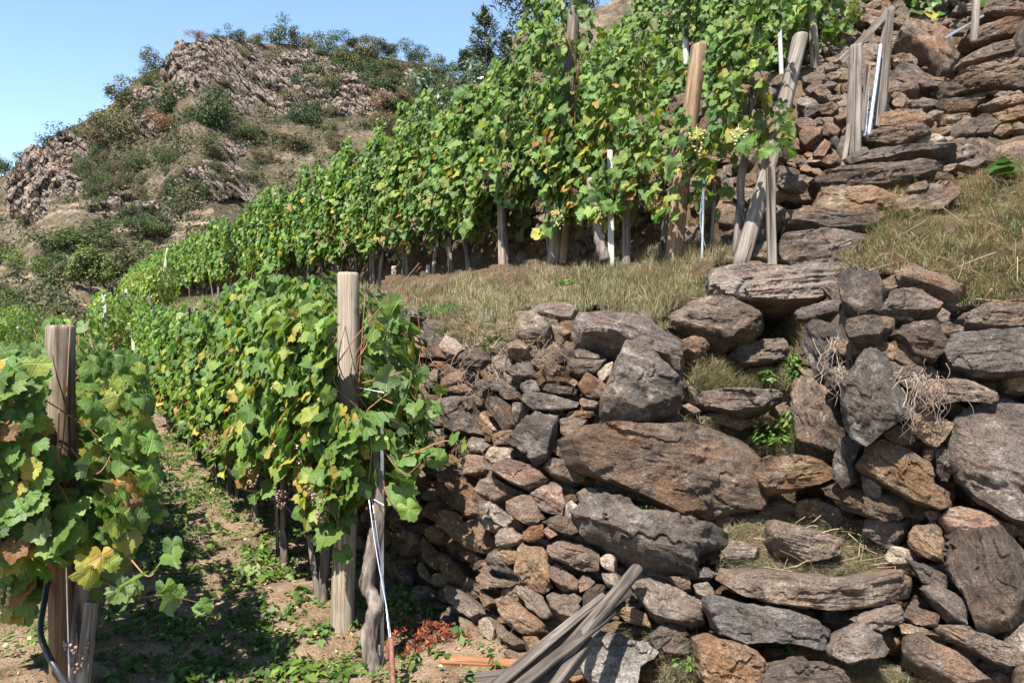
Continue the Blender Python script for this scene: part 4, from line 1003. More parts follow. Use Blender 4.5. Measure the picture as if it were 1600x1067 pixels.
round_post('vineyard_post', 'pale round post with a knot beside the stone wall, middle of the photo', GP, P(538, 985, 4.2), P(542, 426, 4.22), .062, M['wood_pale'], .25, .95)
bar('wooden_stake', 'short grey squared stake tied to the trunk at the left edge post', GS, P(128, 1085, 3.25), P(143, 940, 3.25), .048, .03, M['wood_grey'], bury=.1)
for (p0, p1, w, lb) in (((497, 935), (484, 835), .032, 'white grey slat beside the vine just left of the pale post'), ((434, 865), (431, 745), .024, 'thin grey slat second left of the pale post'), ((371, 792), (371, 700), .03, 'round grey stake third left of the pale post'), ((337, 755), (333, 690), .03, 'pale short stake farthest along the middle row')):
    Yb = H * F / (p0[1] - CY); bar('wooden_stake', lb, GS, P(*p0, Yb - .05), P(*p1, Yb - .05), w, w * .6, M['wood_grey'], bury=.1)
YU = lambda px: float(.5 * F / max(8., (px - 125) * .1227 - .0))     # distance of the upper row at a column
def upost(kind, label, grp, bx, by, tx, ty, w, mat, dy=0., square=False, **kw):
    Y = YU(bx) + dy; a, b = P(bx, by, Y), P(tx, ty, Y + kw.pop('lean', 0)); r = w / F * Y / 2
    if square: return bar(kind, label, grp, a, b, r * 2, r * 1.3, mat, bury=.15)
    return round_post(kind, label, grp, a, b, r, mat, .15, **kw)
upost('vineyard_post', 'tall split grey post at the top of the upper row, leaves over its middle', GP, 868, 418, 895, 12, 21, M['wood_grey'], .0, rough=.09)
upost('vineyard_post', 'brown split post standing close against the tall grey one', GP, 882, 414, 893, 300, 13, M['wood_brown'], .05, rough=.09)
upost('vineyard_post', 'smooth tan brown post leaning slightly right, in the gap of the upper row', GP, 1056, 398, 1091, 70, 27, M['wood_brown'], -.02, rough=.07)
upost('vineyard_post', 'grey post leaning strongly right beside the rubble wall near the steps', GP, 1164, 386, 1252, 55, 26, M['wood_grey'], -.05, rough=.09, lean=.25)
upost('wooden_stake', 'short grey stake just right of the leaning post', GS, 1206, 380, 1203, 262, 13, M['wood_grey'], .0, True)
upost('wooden_stake', 'slim pale stake beside a vine trunk left of the split grey post', GS, 784, 432, 779, 236, 9, M['wood_pale'], -.1, True)
upost('wooden_stake', 'short round grey stake right of the white plastic stake', GS, 976, 402, 977, 308, 14, M['wood_grey'], .0, rough=.06)
upost('wooden_stake', 'short pale sawn stub at the foot of the upper row', GS, 617, 446, 616, 416, 9, M['wood_pale'], -.1, rough=.06)
upost('wooden_stake', 'thin pale stub left of the slim stake on the upper terrace', GS, 668, 442, 669, 414, 6, M['wood_pale'], -.1, True)
upost('wooden_stake', 'grey stake beside the trunk left of the slim pale stake', GS, 704, 440, 702, 370, 7, M['wood_grey'], -.1, True)
for px, w in ((426, 5), (450, 7), (636, 5), (583, 8), (527, 6)): upost('wooden_stake', 'grey stake at a vine trunk in the middle of the upper row', GS, px, 447 + (px < 500) * 22, px - 2, 395, w, M['wood_grey'], -.1, True)
o = upost('plastic_stake', 'straight white plastic stake in front of the upper row', GS, 955, 412, 953, 235, 9, M['white'], -.15, True)
o = upost('plastic_stake', 'short white pipe sticking out above the leaning post', GS, 1222, 95, 1219, 45, 7, M['white'], 1.2, rough=.0)
upost('metal_stake', 'thin galvanised rod with wires right of the tan post', GS, 1100, 392, 1100, 268, 4, M['galv'], -.05, rough=0)
upost('metal_stake', 'thin grey rod in the gap behind the tan post', GS, 1112, 390, 1114, 285, 6, M['wood_grey'], .25, rough=0)
Y = 7.5
round_post('vineyard_post', 'white weathered slanting end post of the high terrace row', GP, P(1271, 82, Y), P(1262, -40, Y), .042, M['wood_pale'], .3, rough=.1)
round_post('vineyard_post', 'grey post at the top edge among the highest slabs', GP, P(1523, 34, 7.2), P(1527, -40, 7.2), .035, M['wood_grey'], .2, rough=.08)
bar('metal_bar', 'thin bluish bar lying on slabs at the very top', GS, P(1480, 58, 7.0), P(1536, 25, 7.4), .02, .02, M['galv'], 'bar', .05)
round_post('wooden_stake', 'white painted stake top among the high terrace leaves', GS, P(1073, 60, 8.6), P(1072, 20, 8.6), .035, M['white'], .3)
for (bx, by, tx, ty, Y, w, m, lb) in ((163, 500, 163, 460, 17, 8, 'white', 'broad white stake rising from the row beyond the path'), (256, 432, 262, 388, 34, 4, 'white', 'thin white leaning stake at the far end of the upper row'), (325, 400, 323, 358, 26, 4, 'wood_grey', 'thin grey stake above the far part of the upper row'),
        (376, 378, 378, 358, 20, 5, 'white', 'short white stake tip above the upper row'), (289, 505, 290, 480, 10, 13, 'wood_grey', 'flat topped grey post end in the middle row'), (238, 480, 232, 464, 16, 7, 'wood_grey', 'tilted grey post end left of the flat topped one'),
        (198, 465, 197, 452, 30, 4, 'white', 'tiny white stake in the far rows'), (209, 548, 208, 528, 15, 5, 'white', 'tiny white stake at the end of the grass path'), (28, 516, 27, 506, 22, 3, 'white', 'tiny white stake tip at far left')):
    if m == 'white': bar('wooden_stake', lb, GS, P(bx, by, Y), P(tx, ty, Y), w / F * Y, w / F * Y * .5, M[m], bury=.3)
    else: round_post('vineyard_post', lb, GP, P(bx, by, Y), P(tx, ty, Y), w / F * Y / 2, M[m], .4)
# bundle of stakes leaning on the rubble wall by the steps
GB = 'bundle of stakes by the steps'
bar('wooden_plank', 'tall dark grey plank upright beside the bundle of stakes', GB, P(1374, 192, 6.3), P(1389, 18, 6.45), .098, .04, M['wood_grey'], 'plank', .05, .5)
bar('wooden_rail', 'grey rail slanting down from the tall plank to the split stake', GB, P(1312, 98, 6.05), P(1395, 13, 6.5), .05, .035, M['wood_grey'], 'rail')
round_post('wooden_stake', 'left half of the split grey stake in the bundle', GB, P(1331, 238, 6.0), P(1334, 72, 6.1), .034, M['wood_grey'], .05, rough=.1)
round_post('wooden_stake', 'right half of the split grey stake in the bundle', GB, P(1342, 235, 6.02), P(1341, 70, 6.12), .03, M['wood_grey'], .05, rough=.1)
bar('wooden_stake', 'thin slanting lath at the left foot of the bundle', GB, P(1317, 262, 5.9), P(1327, 195, 6.0), .035, .02, M['wood_grey'])
bar('wooden_stake', 'short lath leaning right inside the bundle', GB, P(1347, 205, 6.05), P(1357, 102, 6.1), .04, .02, M['wood_grey'])
round_post('metal_tube', 'long bluish metal tube leaning in the bundle of stakes', GB, P(1359, 204, 6.1), P(1374, 70, 6.3), .015, M['galv'], .05, 1, 'tube', 0, 12)
round_post('metal_tube', 'short metal tube in the bundle beside the long one', GB, P(1352, 205, 6.08), P(1356, 125, 6.2), .015, M['galv'], .05, 1, 'tube', 0, 12)
# heap of old timbers at the foot of the wall
GT = 'old timbers heaped at the wall foot'
bar('old_timber', 'grey squared timber lying uppermost with its cut end up right', GT, P(765, 1085, 2.72), P(944, 936, 3.5), .054, .042, M['wood_dark'], 'timber', .2, .3)
round_post('old_timber', 'long grey round timber with the highest end in the heap', GT, P(815, 1090, 2.75), P(995, 886, 3.58), .031, M['wood_dark'], .2, rough=.07, cat='timber')
bar('old_timber', 'grey timber with flat sawn end lying across the heap', GT, P(790, 1090, 2.62), P(955, 957, 3.35), .054, .042, M['wood_dark'], 'timber', .2, .7)
bar('old_timber', 'lower grey timber running steeply below the others', GT, P(855, 1090, 2.68), P(920, 1000, 3.2), .046, .04, M['wood_dark'], 'timber', .2)
bar('old_timber', 'small grey timber tucked behind the heap', GT, P(905, 980, 3.5), P(990, 912, 3.72), .055, .04, M['wood_dark'], 'timber', .2)
bar('old_timber', 'reddish brown weathered plank flat on the ground left of the heap', GT, P(690, 1036, 3.72), P(815, 1040, 3.6), .05, .05, M['wood_rust'], 'timber', 0, .2)
bar('old_timber', 'pale grey board flat on the ground under the heap', GT, P(722, 1062, 3.55), P(910, 1042, 3.5), .04, .06, M['wood_dark'], 'timber')
bar('old_timber', 'orange brown split plank edge in the middle of the heap', GT, P(880, 1000, 3.42), P(945, 934, 3.56), .03, .04, M['wood_rust'], 'timber')
# rotten red wood
rg = np.random.default_rng(3); pos = np.column_stack([rg.normal(0, .13, 900), rg.normal(0, .13, 900), np.zeros(900)]); pos[:, 2] = .10 * np.exp(-(pos[:, 0] ** 2 + pos[:, 1] ** 2) / .02) * rg.uniform(.3, 1, 900)
pos += P(665, 995, 4.1); pos[:, 2] = np.maximum(gz(pos[:, 0], pos[:, 1]) + .0, pos[:, 2] - P(665, 995, 4.1)[2] + gz(pos[:, 0], pos[:, 1]))
V, f, uv, tt = place_leaves(pos, rg.normal(0, .6, (900, 3)) + [0, -.3, .7], rg.normal(0, 1, (900, 3)) + [.6, 0, 0], rg.uniform(.015, .055, 900), rg.uniform(0, .75, 900), [quad_template(.3, .05), quad_template(.5, .2), quad_template(.2, -.1)])
tag(obj('rotten_wood', mkmesh('rotten_wood', V, f, M['redwood'], False, {'tint': tt}, uv)), kind='stuff')
# galvanised pole, rods, hoses, wires
def line(name, label, pts, r, mat, cat, group=None, n=30, sides=8):
    V, f = tube(spline(pts, n), r, sides); o = obj(name, mkmesh(name, V, f, mat)); return tag(o, label, cat, group)
bar('metal_pole', 'thin galvanised profile pole in front of the wall beside the pale post', None, P(597, 1010, 3.82), P(597, 658, 3.84), .017, .012, M['galv'], 'pole', .1, 0, 0)
line('anchor_rod', 'rusty iron anchor rod stuck in the soil beside the galvanised pole', [P(616, 1095, 3.3), P(613, 1045, 3.4), P(611, 1000, 3.5), P(607, 1008, 3.5), P(605, 1030, 3.5)], .011, M['rust'], 'rod')
line('black_hose', 'black irrigation hose curving down beside the left edge post', [P(78, 880, 3.38), P(70, 935, 3.3), P(63, 985, 3.2), P(74, 1020, 3.15), P(92, 1050, 3.1), P(118, 1090, 3.0)], .0125, M['hose'], 'hose', 'black irrigation hoses')
line('black_hose', 'black drip hose sagging along the middle row trunks', [P(300, 640, 9.2), P(333, 690, 7.9), P(352, 722, 7.3), P(375, 760, 6.6), P(410, 768, 5.9), P(440, 783, 5.4), P(468, 806, 5.0), P(500, 790, 4.6), P(560, 770, 4.1)], .011, M['hose'], 'hose', 'black irrigation hoses')
line('black_hose', 'small black hose arching beside the leaning post', [P(1130, 316, 5.0), P(1145, 318, 4.92), P(1158, 330, 4.88), P(1165, 352, 4.86), P(1166, 378, 4.86)], .008, M['hose'], 'hose', 'black irrigation hoses')
for lb, pts in (('taut wire running down beside the left edge post', [P(102, 815, 3.2), P(105, 940, 3.2), P(109, 1085, 3.15)]), ('bright anchor wire along the vine trunk by the galvanised pole', [P(574, 760, 3.8), P(586, 850, 3.7), P(606, 960, 3.6), P(611, 1003, 3.5)]),
     ('second anchor wire beside the galvanised pole', [P(580, 770, 3.82), P(598, 900, 3.7), P(609, 1003, 3.5)])):
    line('wire', lb, pts, .0032, M['wire'], 'wire', 'wires of the trellis', 8, 5)
for z, lb in ((.78, 'low trellis wire of the middle row'), (1.3, 'upper trellis wire of the middle row')):
    line('wire', lb, [ST(np.array(0.), np.array(-.1), np.array(z)), ST(np.array(0.), np.array(6.), np.array(z - .03)), ST(np.array(0.), np.array(13.), np.array(z))], .0022, M['wire'], 'wire', 'wires of the trellis', 12, 5)
line('wire', 'thin loose wires hanging by the rod of the upper row', [P(1097, 300, 5.1), P(1094, 350, 5.1), P(1104, 392, 5.1)], .002, M['wire'], 'wire', 'wires of the trellis', 10, 5)
line('plastic_tie', 'green plastic tie round the trunk and the galvanised pole', [P(573, 965, 3.86), P(580, 958, 3.8), P(590, 955, 3.78), P(599, 955, 3.8), P(601, 957, 3.86)], .005, M['tie'], 'tie', None, 12, 6)
# curved free standing vine trunks near the pole
def strunk(lb, pts, r, mat=M['bark']):
    pts = spline(pts, 26); V, f = tube(pts, r * np.linspace(1.15, .8, 26), 12, True, .35, 5); base = pts[0]
    o = obj('vine_trunk', mkmesh('vine_trunk', V - base, f, mat), None, base); return tag(o, lb, 'vine trunk', 'gnarled vine trunks')
strunk('rough barked vine trunk slanting left of the white plastic stake', [P(945, 408, 5.95), P(936, 370, 5.97), P(932, 320, 6.0), P(922, 280, 6.05)], .036)
g = obj('grape_cluster', GR[0], None, P(120, 1000, 3.2)); tag(g, 'purple grape bunch hanging beside the grey stake at lower left', 'grapes')
# ---------- far hill across the side valley
SKY = np.array([(-220,300),(-60,285),(0,278),(34,262),(95,208),(165,168),(215,122),(262,98),(285,72),(330,66),(400,66),(450,70),(520,84),(600,88),(660,100),(690,116),(730,125),(900,80),(1100,40),(1500,-40)], float)
def sky_py(px): return np.interp(px, SKY[:, 0], SKY[:, 1])
BASE = 640.
def hill_Y(px, t):
    Yt = np.interp(px, [-200, 60, 250, 450, 700, 1100], [165, 172, 180, 190, 205, 160]); Yb = np.interp(px, [-200, 100, 300, 700], [52, 58, 70, 70])
    # buttress of rock nearer at left, gully in the middle
    bul = -9 * np.exp(-((px - 110) / 70) ** 2) * np.clip(t * 1.6, 0, 1) + 9 * np.exp(-((px - 420 - 140 * (t - .7)) / 75) ** 2) * t - 8 * np.exp(-((px - 320) / 60) ** 2) * np.clip(t, 0, 1)
    return Yb + (Yt - Yb) * t ** 1.15 + bul
def hill_pt(px, py):
    px = np.asarray(px, float); t = (BASE - np.asarray(py, float)) / (BASE - sky_py(px)); Y = hill_Y(px, np.clip(t, 0, 1))
    return np.stack([(px - CX) / F * Y, Y, H + (CY - np.asarray(py, float)) / F * Y], -1)
ROCK = [(345,100,75,34,1.),(300,120,40,38,.9),(440,135,55,40,.9),(480,120,50,30,.8),(525,150,45,35,.95),(560,165,40,22,.7),(235,175,22,28,.8),(80,275,48,36,1.),(55,315,36,34,1.),(115,240,26,26,.7),(350,285,45,20,.75),(375,245,24,10,.5),(560,70,20,10,.8),(610,150,20,20,.5),(650,130,16,10,.4),(395,150,30,26,.8),(200,330,60,12,.3)]
def hill():
    px = np.arange(-220, 1104, 4.); t = np.concatenate([np.linspace(0, 1, 170)]); PX, T = np.meshgrid(px, t, indexing='ij')
    PY = BASE + (sky_py(PX) - BASE) * T; Y = hill_Y(PX, T)
    rock = np.zeros_like(PX)
    for (x, y, a, b, w) in ROCK: rock = np.maximum(rock, w * np.exp(-(((PX - x) / a) ** 2 + ((PY - y) / b) ** 2) * .9))
    q = np.stack([(PX - CX) / F * Y, Y, H + (CY - PY) / F * Y], -1)
    rk = np.clip(rock * 1.4 + .25 * fbm(q * .12, 3, 2) - .25, 0, 1)
    nn = unit(np.array([-.35, -.75, .55]))
    d = 1.5 * fbm(q * .06, 4, 1) + .5 * fbm(q * .3, 3, 4) + rk * (.5 * ridged(q * np.array([.2, .2, .1]), 5, 5) - .3)
    d *= np.clip((1 - T) * 8, .25, 1)
    # old dry stone terraces at the lower left: banded steps
    ter = ((PX < 190) & (PY > 415) & (PY < 520)) | ((PX > 60) & (PX < 330) & (PY > 318) & (PY < 420))
    zz = q[..., 2] / 2.1 + .25 * fbm(q * .05, 2, 9); fr = zz - np.floor(zz); wall = (fr > .55) & (fr < .92) & ter & (fbm(q * .15, 3, 12) > -.2)
    q = q + d[..., None] * nn
    q[..., 1] += np.where(ter, (fr - .5) * .7, 0)
    # back side of the hill
    bk = [q]
    for k, (dy, dz) in enumerate(((5, -.5), (20, -7), (60, -34))): e = q[:, -1:].copy(); e[..., 1] += dy; e[..., 2] += dz; bk.append(e)
    q = np.concatenate(bk, 1); nv = q.shape[1]; pad = lambda a: np.concatenate([a, np.repeat(a[:, -1:], 3, 1)], 1).ravel()
    me = mkmesh('hill', q.reshape(-1, 3), [grid_faces(len(px), nv)], M['hill'], True, {'rock': pad(rk), 'terr': pad(wall * 1.)})
    tag(obj('hill', me), kind='structure')
hill()
# ---------- bushes and trees
def crown_pts(n, lobes, rg, shell=.4):
    """points through a crown made of uneven lobes (x,y,z,r)"""
    lobes = np.array(lobes, float); w = lobes[:, 3] ** 2; k = rg.choice(len(lobes), n, p=w / w.sum())
    d = unit(rg.normal(size=(n, 3))); r = rg.uniform(0, 1, n) ** shell
    p = lobes[k, :3] + d * (lobes[k, 3] * r * (1 + .25 * noise(d * 2.5 + k[:, None] * 7., 3)))[:, None] * np.array([1, 1, .85])
    return p, d
def bush_mesh(name, seed, mat, n=420, leaf=.085, lobes=None, flat=.8, templ=QT):
    rg = np.random.default_rng(seed)
    if lobes is None:
        m = rg.integers(5, 9); lobes = [(rg.uniform(-.42, .42), rg.uniform(-.3, .3), rg.uniform(.12, .62 * flat + .12), rg.uniform(.12, .3)) for _ in range(m + 3)] + [(rg.uniform(-.1, .1), 0, .3, .32)]
    p, d = crown_pts(n, lobes, rg); p[:, 2] = np.maximum(p[:, 2], .0)
    gap = noise(p * 5 + seed, 5) > -.62; p, d = p[gap], d[gap]; m = len(p)
    V, f, uv, tt = place_leaves(p, d + rg.normal(0, .6, (m, 3)) + [0, 0, .35], rg.normal(0, 1, (m, 3)), leaf * rg.uniform(.6, 1.4, m), np.clip(.5 + .35 * noise(p * 5 + seed, 2) + rg.normal(0, .16, m), 0, 1), templ)
    return mkmesh(name, V, f, mat, True, {'tint': tt}, uv)
BM = {}
for c in ('dark', 'mid', 'olive', 'light', 'brown', 'orange'): BM[c] = [bush_mesh('bush', 40 + k * 7 + len(c), M['fol_' + c], 2600, .045) for k in range(4)]
def bush(c, px, py, wpx, hpx, label, group, name='bush', cat='bush', lift=0):
    p = hill_pt(px, py); Y = p[1]; o = obj(name, random.choice(BM[c]), None, p + np.array([0, 0, -.12 * hpx / F * Y + lift]))
    o.scale = (wpx / F * Y * 1.25, wpx / F * Y * 1.25, hpx / F * Y * 1.4); o.rotation_euler = (0, 0, random.uniform(0, 6.28)); return tag(o, label, cat, group)
NB = 'bushes and small trees on the rocky hill'
LIST = [('dark', 262, 178, 66, 52, 'bright dark green rounded tree on the slope below the summit cliffs'), ('dark', 330, 198, 70, 66, 'dark green tree casting shadow, right of the brighter green one'),
 ('mid', 365, 66, 26, 26, 'small conical tree standing alone on the summit skyline'), ('mid', 437, 68, 42, 42, 'largest round tree on the summit skyline'), ('orange', 308, 66, 26, 18, 'reddish bush at the left end of the summit skyline'), ('mid', 336, 64, 24, 16, 'small green bush beside the reddish summit bush'),
 ('olive', 402, 72, 30, 24, 'pale olive shrub between the two skyline trees'), ('olive', 477, 78, 44, 36, 'brown green tree right of the largest skyline tree'), ('mid', 510, 96, 40, 34, 'green bush below the right skyline trees'), ('mid', 545, 74, 44, 26, 'dark bush on the skyline right of centre'),
 ('brown', 575, 95, 40, 34, 'brownish bush near the right skyline rocks'), ('mid', 540, 118, 36, 34, 'green bush above the craggy band'), ('olive', 590, 82, 30, 24, 'yellowish bush on the right skyline'), ('mid', 615, 86, 38, 26, 'green bush on the right skyline'), ('dark', 650, 96, 34, 30, 'dark bush near the right end of the skyline'), ('olive', 672, 116, 36, 34, 'olive bush at the right end of the skyline'),
 ('dark', 590, 146, 44, 40, 'round dark grey green bush on the right slope'), ('mid', 632, 146, 36, 28, 'green bush right of the round dark one'), ('orange', 596, 176, 44, 30, 'orange autumn bush on the right slope'), ('olive', 640, 180, 44, 32, 'yellow olive bush right of the orange one'), ('brown', 600, 205, 60, 30, 'rusty low bush below the orange one'),
 ('dark', 475, 196, 46, 46, 'dark green tree in the middle of the slope'), ('mid', 490, 125, 36, 36, 'green bush on top of the crag band'), ('brown', 455, 235, 50, 24, 'brown low thicket in the middle slope'),
 ('olive', 195, 162, 46, 42, 'light feathery tree on the left ridge'), ('olive', 245, 108, 40, 34, 'pale feathery tree on the ridge below the summit'), ('mid', 232, 140, 36, 30, 'green bush under the pale ridge tree'), ('dark', 100, 226, 60, 34, 'dark green thicket on the left ridge line'), ('olive', 55, 258, 44, 30, 'olive bush at the lower left ridge'),
 ('brown', 150, 196, 34, 26, 'reddish brown bush on the left ridge'), ('olive', 190, 218, 66, 52, 'large olive tree on the left slope'), ('brown', 145, 232, 44, 36, 'brown bush left of the large olive tree'), ('orange', 262, 205, 40, 32, 'orange brown bush below the bright green tree'), ('olive', 325, 246, 40, 40, 'yellow green bush in the open grass'),
 ('mid', 0, 275, 34, 36, 'dark tree cut off by the left edge'), ('mid', 110, 390, 120, 46, 'broad green thicket on the old terraces'), ('brown', 60, 350, 46, 30, 'brown scrub below the left cliff'), ('mid', 235, 368, 80, 32, 'dark green thicket on the terrace above the far vines'), ('mid', 20, 415, 50, 34, 'green scrub at the left edge below the terraces'),
 ('olive', 200, 430, 90, 52, 'green bushy tree right of the light tree'), ('brown', 0, 395, 36, 30, 'dark brown scrub at the left edge'), ('mid', 30, 500, 60, 46, 'green bush at lower left below the old terraces'), ('olive', 85, 500, 60, 26, 'low scrub on the old terraces')]
for c, x, y, w, h, lb in LIST: bush(c, x, y, w, h, lb, NB)
rg = np.random.default_rng(21); cnt = 0
ZONES = [((95, 330), (235, 330), 74, ('mid', 'mid', 'olive', 'brown', 'dark'), 16, 22), ((20, 240), (330, 410), 26, ('mid', 'olive', 'brown'), 22, 16), ((330, 660), (190, 290), 50, ('olive', 'brown', 'brown', 'mid'), 20, 14), ((480, 700), (85, 190), 58, ('mid', 'olive', 'dark', 'brown'), 28, 24), ((290, 500), (80, 190), 26, ('mid', 'brown', 'olive'), 16, 12), ((0, 160), (420, 530), 22, ('mid', 'olive', 'light', 'mid'), 34, 20)]
for (x0, x1), (y0, y1), n, cs, w, h in ZONES:
    for _ in range(n):
        if _ % 4 == 0: cx_, cy_ = rg.uniform(x0, x1), rg.uniform(y0, y1)
        x, y = cx_ + rg.normal(0, 15), cy_ + rg.normal(0, 9)
        if y < sky_py(x) + 6: continue
        s = rg.uniform(.7, 1.6); c = cs[rg.integers(len(cs))]
        bush(c, x, y, w * s, h * s * rg.uniform(.7, 1.2), {'mid': 'small green shrub among the scrub of the rocky hill', 'olive': 'small olive shrub among the scrub of the rocky hill', 'brown': 'small dry brown shrub among the scrub of the rocky hill', 'dark': 'small dark evergreen shrub among the scrub of the rocky hill', 'light': 'small light green shrub on the old terraces'}[c], 'scrub on the rocky hill'); cnt += 1
# low scrub and tussocks that cover the slopes
n = 24000; X = rg.uniform(-40, 720, n); T = rg.uniform(.05, .99, n); Yp = BASE + (sky_py(X) - BASE) * T; k = fbm(np.column_stack([X / 28, Yp / 28, 0 * X]), 3, 6) > rg.uniform(-.5, .7, n); X, Yp = X[k], Yp[k]
c = hill_pt(X, Yp); m = len(c); c = np.repeat(c, 9, 0) + rg.normal(0, 1, (m * 9, 3)) * [.45, .45, .3] + [0, -.6, .3]; mm = m * 9
V, f, uv, tt = place_leaves(c, rg.normal(0, .7, (mm, 3)) + [0, -.3, .5], rg.normal(0, 1, (mm, 3)), rg.uniform(.2, .62, mm), np.clip(np.repeat(rg.uniform(-.1, .8, m), 9) + rg.normal(0, .1, mm), 0, 1), QT)
M['scrub'] = leaf_mat('scrub_cover', [(.0, (.03, .045, .016)), (.4, (.06, .065, .03)), (.7, (.1, .08, .045)), (1., (.14, .105, .06))], False, .1, .8, .1)
tag(obj('scrub_cover', mkmesh('scrub_cover', V, f, M['scrub'], True, {'tint': tt}, uv)), kind='stuff')
RL = ['highest grey pink crag under the summit trees', 'left flank of the summit crag', 'jagged broken crag band in the middle of the hill', 'upper step of the middle crag band', 'tall ragged crag right of the middle band', 'right end of the crag band above the orange bush', 'small pinkish rock face beside the bright green tree', 'pale rock face of the left buttress', 'low rock face at the foot of the left buttress', 'rock rib on the left ridge',
      'low broken rock band above the distant vines', 'small ledge in the open slope', 'rocky knob on the right skyline', 'small rock face among bushes on the right slope', 'small rocks near the right skyline', 'rocks between summit crag and middle band', 'broken ledge above the old terraces']
def cells(p, seed):
    """random value and edge distance of the nearest jittered lattice point"""
    i = np.floor(p); best = np.full(p.shape[:-1], 9.); sec = best.copy(); val = np.zeros(p.shape[:-1])
    for dx in (-1, 0, 1):
        for dy in (-1, 0, 1):
            for dz in (-1, 0, 1):
                c = i + [dx, dy, dz]; I = c.astype(np.int64); j = np.stack([_h(I[..., 0], I[..., 1], I[..., 2], seed + q) for q in range(3)], -1) * .45 + .5
                d = np.linalg.norm(c + j - p, axis=-1); v = _h(I[..., 0], I[..., 1], I[..., 2], seed + 9); nb = d < best
                sec = np.where(nb, best, np.minimum(sec, d)); val = np.where(nb, v, val); best = np.where(nb, d, best)
    return val, sec - best
for k, ((x, y, a, b_, w), lb) in enumerate(zip(ROCK, RL)):
    nu, nv = int(a * 4.2), int(b_ * 4.2); u, v = np.meshgrid(np.linspace(-1, 1, nu), np.linspace(-1, 1, nv), indexing='ij')
    X = x + u * a * 1.25; Yp = np.maximum(y + v * b_ * 1.25, sky_py(X) + 3); q = hill_pt(X, Yp); r = np.hypot(u, v) + .25 * fbm(np.stack([u * 2.5, v * 2.5, 0 * u + k], -1), 4, 3)
    v1, e1 = cells(q * np.array([.42, .42, .26]) + .5 * fbm(q * .3, 2, 2)[..., None], 4); v2, e2 = cells(q * np.array([1., 1., .6]), 8)
    d = np.clip((.95 - r) * 5, -1, 1) * 1.2 + (v1 * 1.1 + v2 * .28 + .25 * ridged(q * np.array([.5, .5, .3]), 3, 3) - .5 * (e1 < .1) - .15 * (e2 < .12) + .35 * fbm(q * .6, 3, 2)) * np.clip((1.05 - r) * 3, 0, 1)
    q = q + (d + .5 * np.clip((1 - r) * 3, 0, 1))[..., None] * unit(np.array([-.28, -.75, .5])); cen = hill_pt(float(x), float(y)); q = q - cen
    tag(obj('rock_outcrop', crisp(mkmesh('rock_outcrop', q.reshape(-1, 3), [grid_faces(nu, nv)[:, ::-1]], M['crag']), 40), None, cen), lb, 'rock outcrop', 'rock outcrops of the far hill')
def tree(name, label, base, hgt, wid, mat, seed, n, leaf, lobes, trunk_r, templ=QT, tmat='bark_dark', limbs=6):
    rg = np.random.default_rng(seed); root = empty(name, base, label, 'tree', 'trees of the middle distance')
    L = np.array(lobes, float) * np.array([wid, wid, hgt, wid]); p, d = crown_pts(n, L, rg, .45)
    gap = noise(p * 3.2 / wid * 1.6 + seed, 5) > -.35; p, d = p[gap], d[gap]; m = len(p)
    V, f, uv, tt = place_leaves(p, d + rg.normal(0, .6, (m, 3)) + [0, 0, .3], rg.normal(0, .7, (m, 3)) + [0, 0, -.5], leaf * rg.uniform(.6, 1.4, m), np.clip(.5 + .3 * noise(p * 4 / wid, 2) + rg.normal(0, .17, m), 0, 1), templ)
    obj('crown', mkmesh('crown', V, f, mat, True, {'tint': tt}, uv), root)
    mb = MB(); mb.add(*tube([[0, 0, -.3], [.02 * wid, 0, hgt * .3], [0, .02 * wid, hgt * .75]], [trunk_r, trunk_r * .75, trunk_r * .25], 9, True, .2))
    for k in range(limbs): q = L[rg.integers(len(L))]; z = rg.uniform(.2, .5) * hgt; mb.add(*tube(spline([[0, 0, z], [q[0] * .5, q[1] * .5, z + (q[2] - z) * .4], q[:3]], 8), np.linspace(trunk_r * .5, trunk_r * .12, 8), 6))
    mb.build('trunk', M[tmat], root); return root
b = hill_pt(140., 462.); tree('deciduous_tree', 'light yellow green tree standing on the old terraces at left', b, 78 / F * b[1], 72 / F * b[1], M['fol_light'], 5, 6000, .3, [(-.2, 0, .6, .3), (.22, .1, .62, .28), (0, -.1, .8, .26), (.05, .1, .45, .3), (-.35, 0, .42, .2), (.38, 0, .42, .18)], .16)
b = np.array([*P(690, 330, 24)]); tree('walnut_tree', 'grey green bushy tree with pointed leaves behind the long row', b, 4.6, 2.6, M['fol_walnut'], 8, 3600, .2, [(-.1, 0, .55, .4), (.25, 0, .72, .35), (-.2, .1, .85, .25), (.4, .1, .9, .25), (0, -.2, .3, .4), (-.35, 0, .3, .25)], .12, [quad_template(.4, .1), quad_template(.35, -.1)])
lob = []; rgc = np.random.default_rng(4)
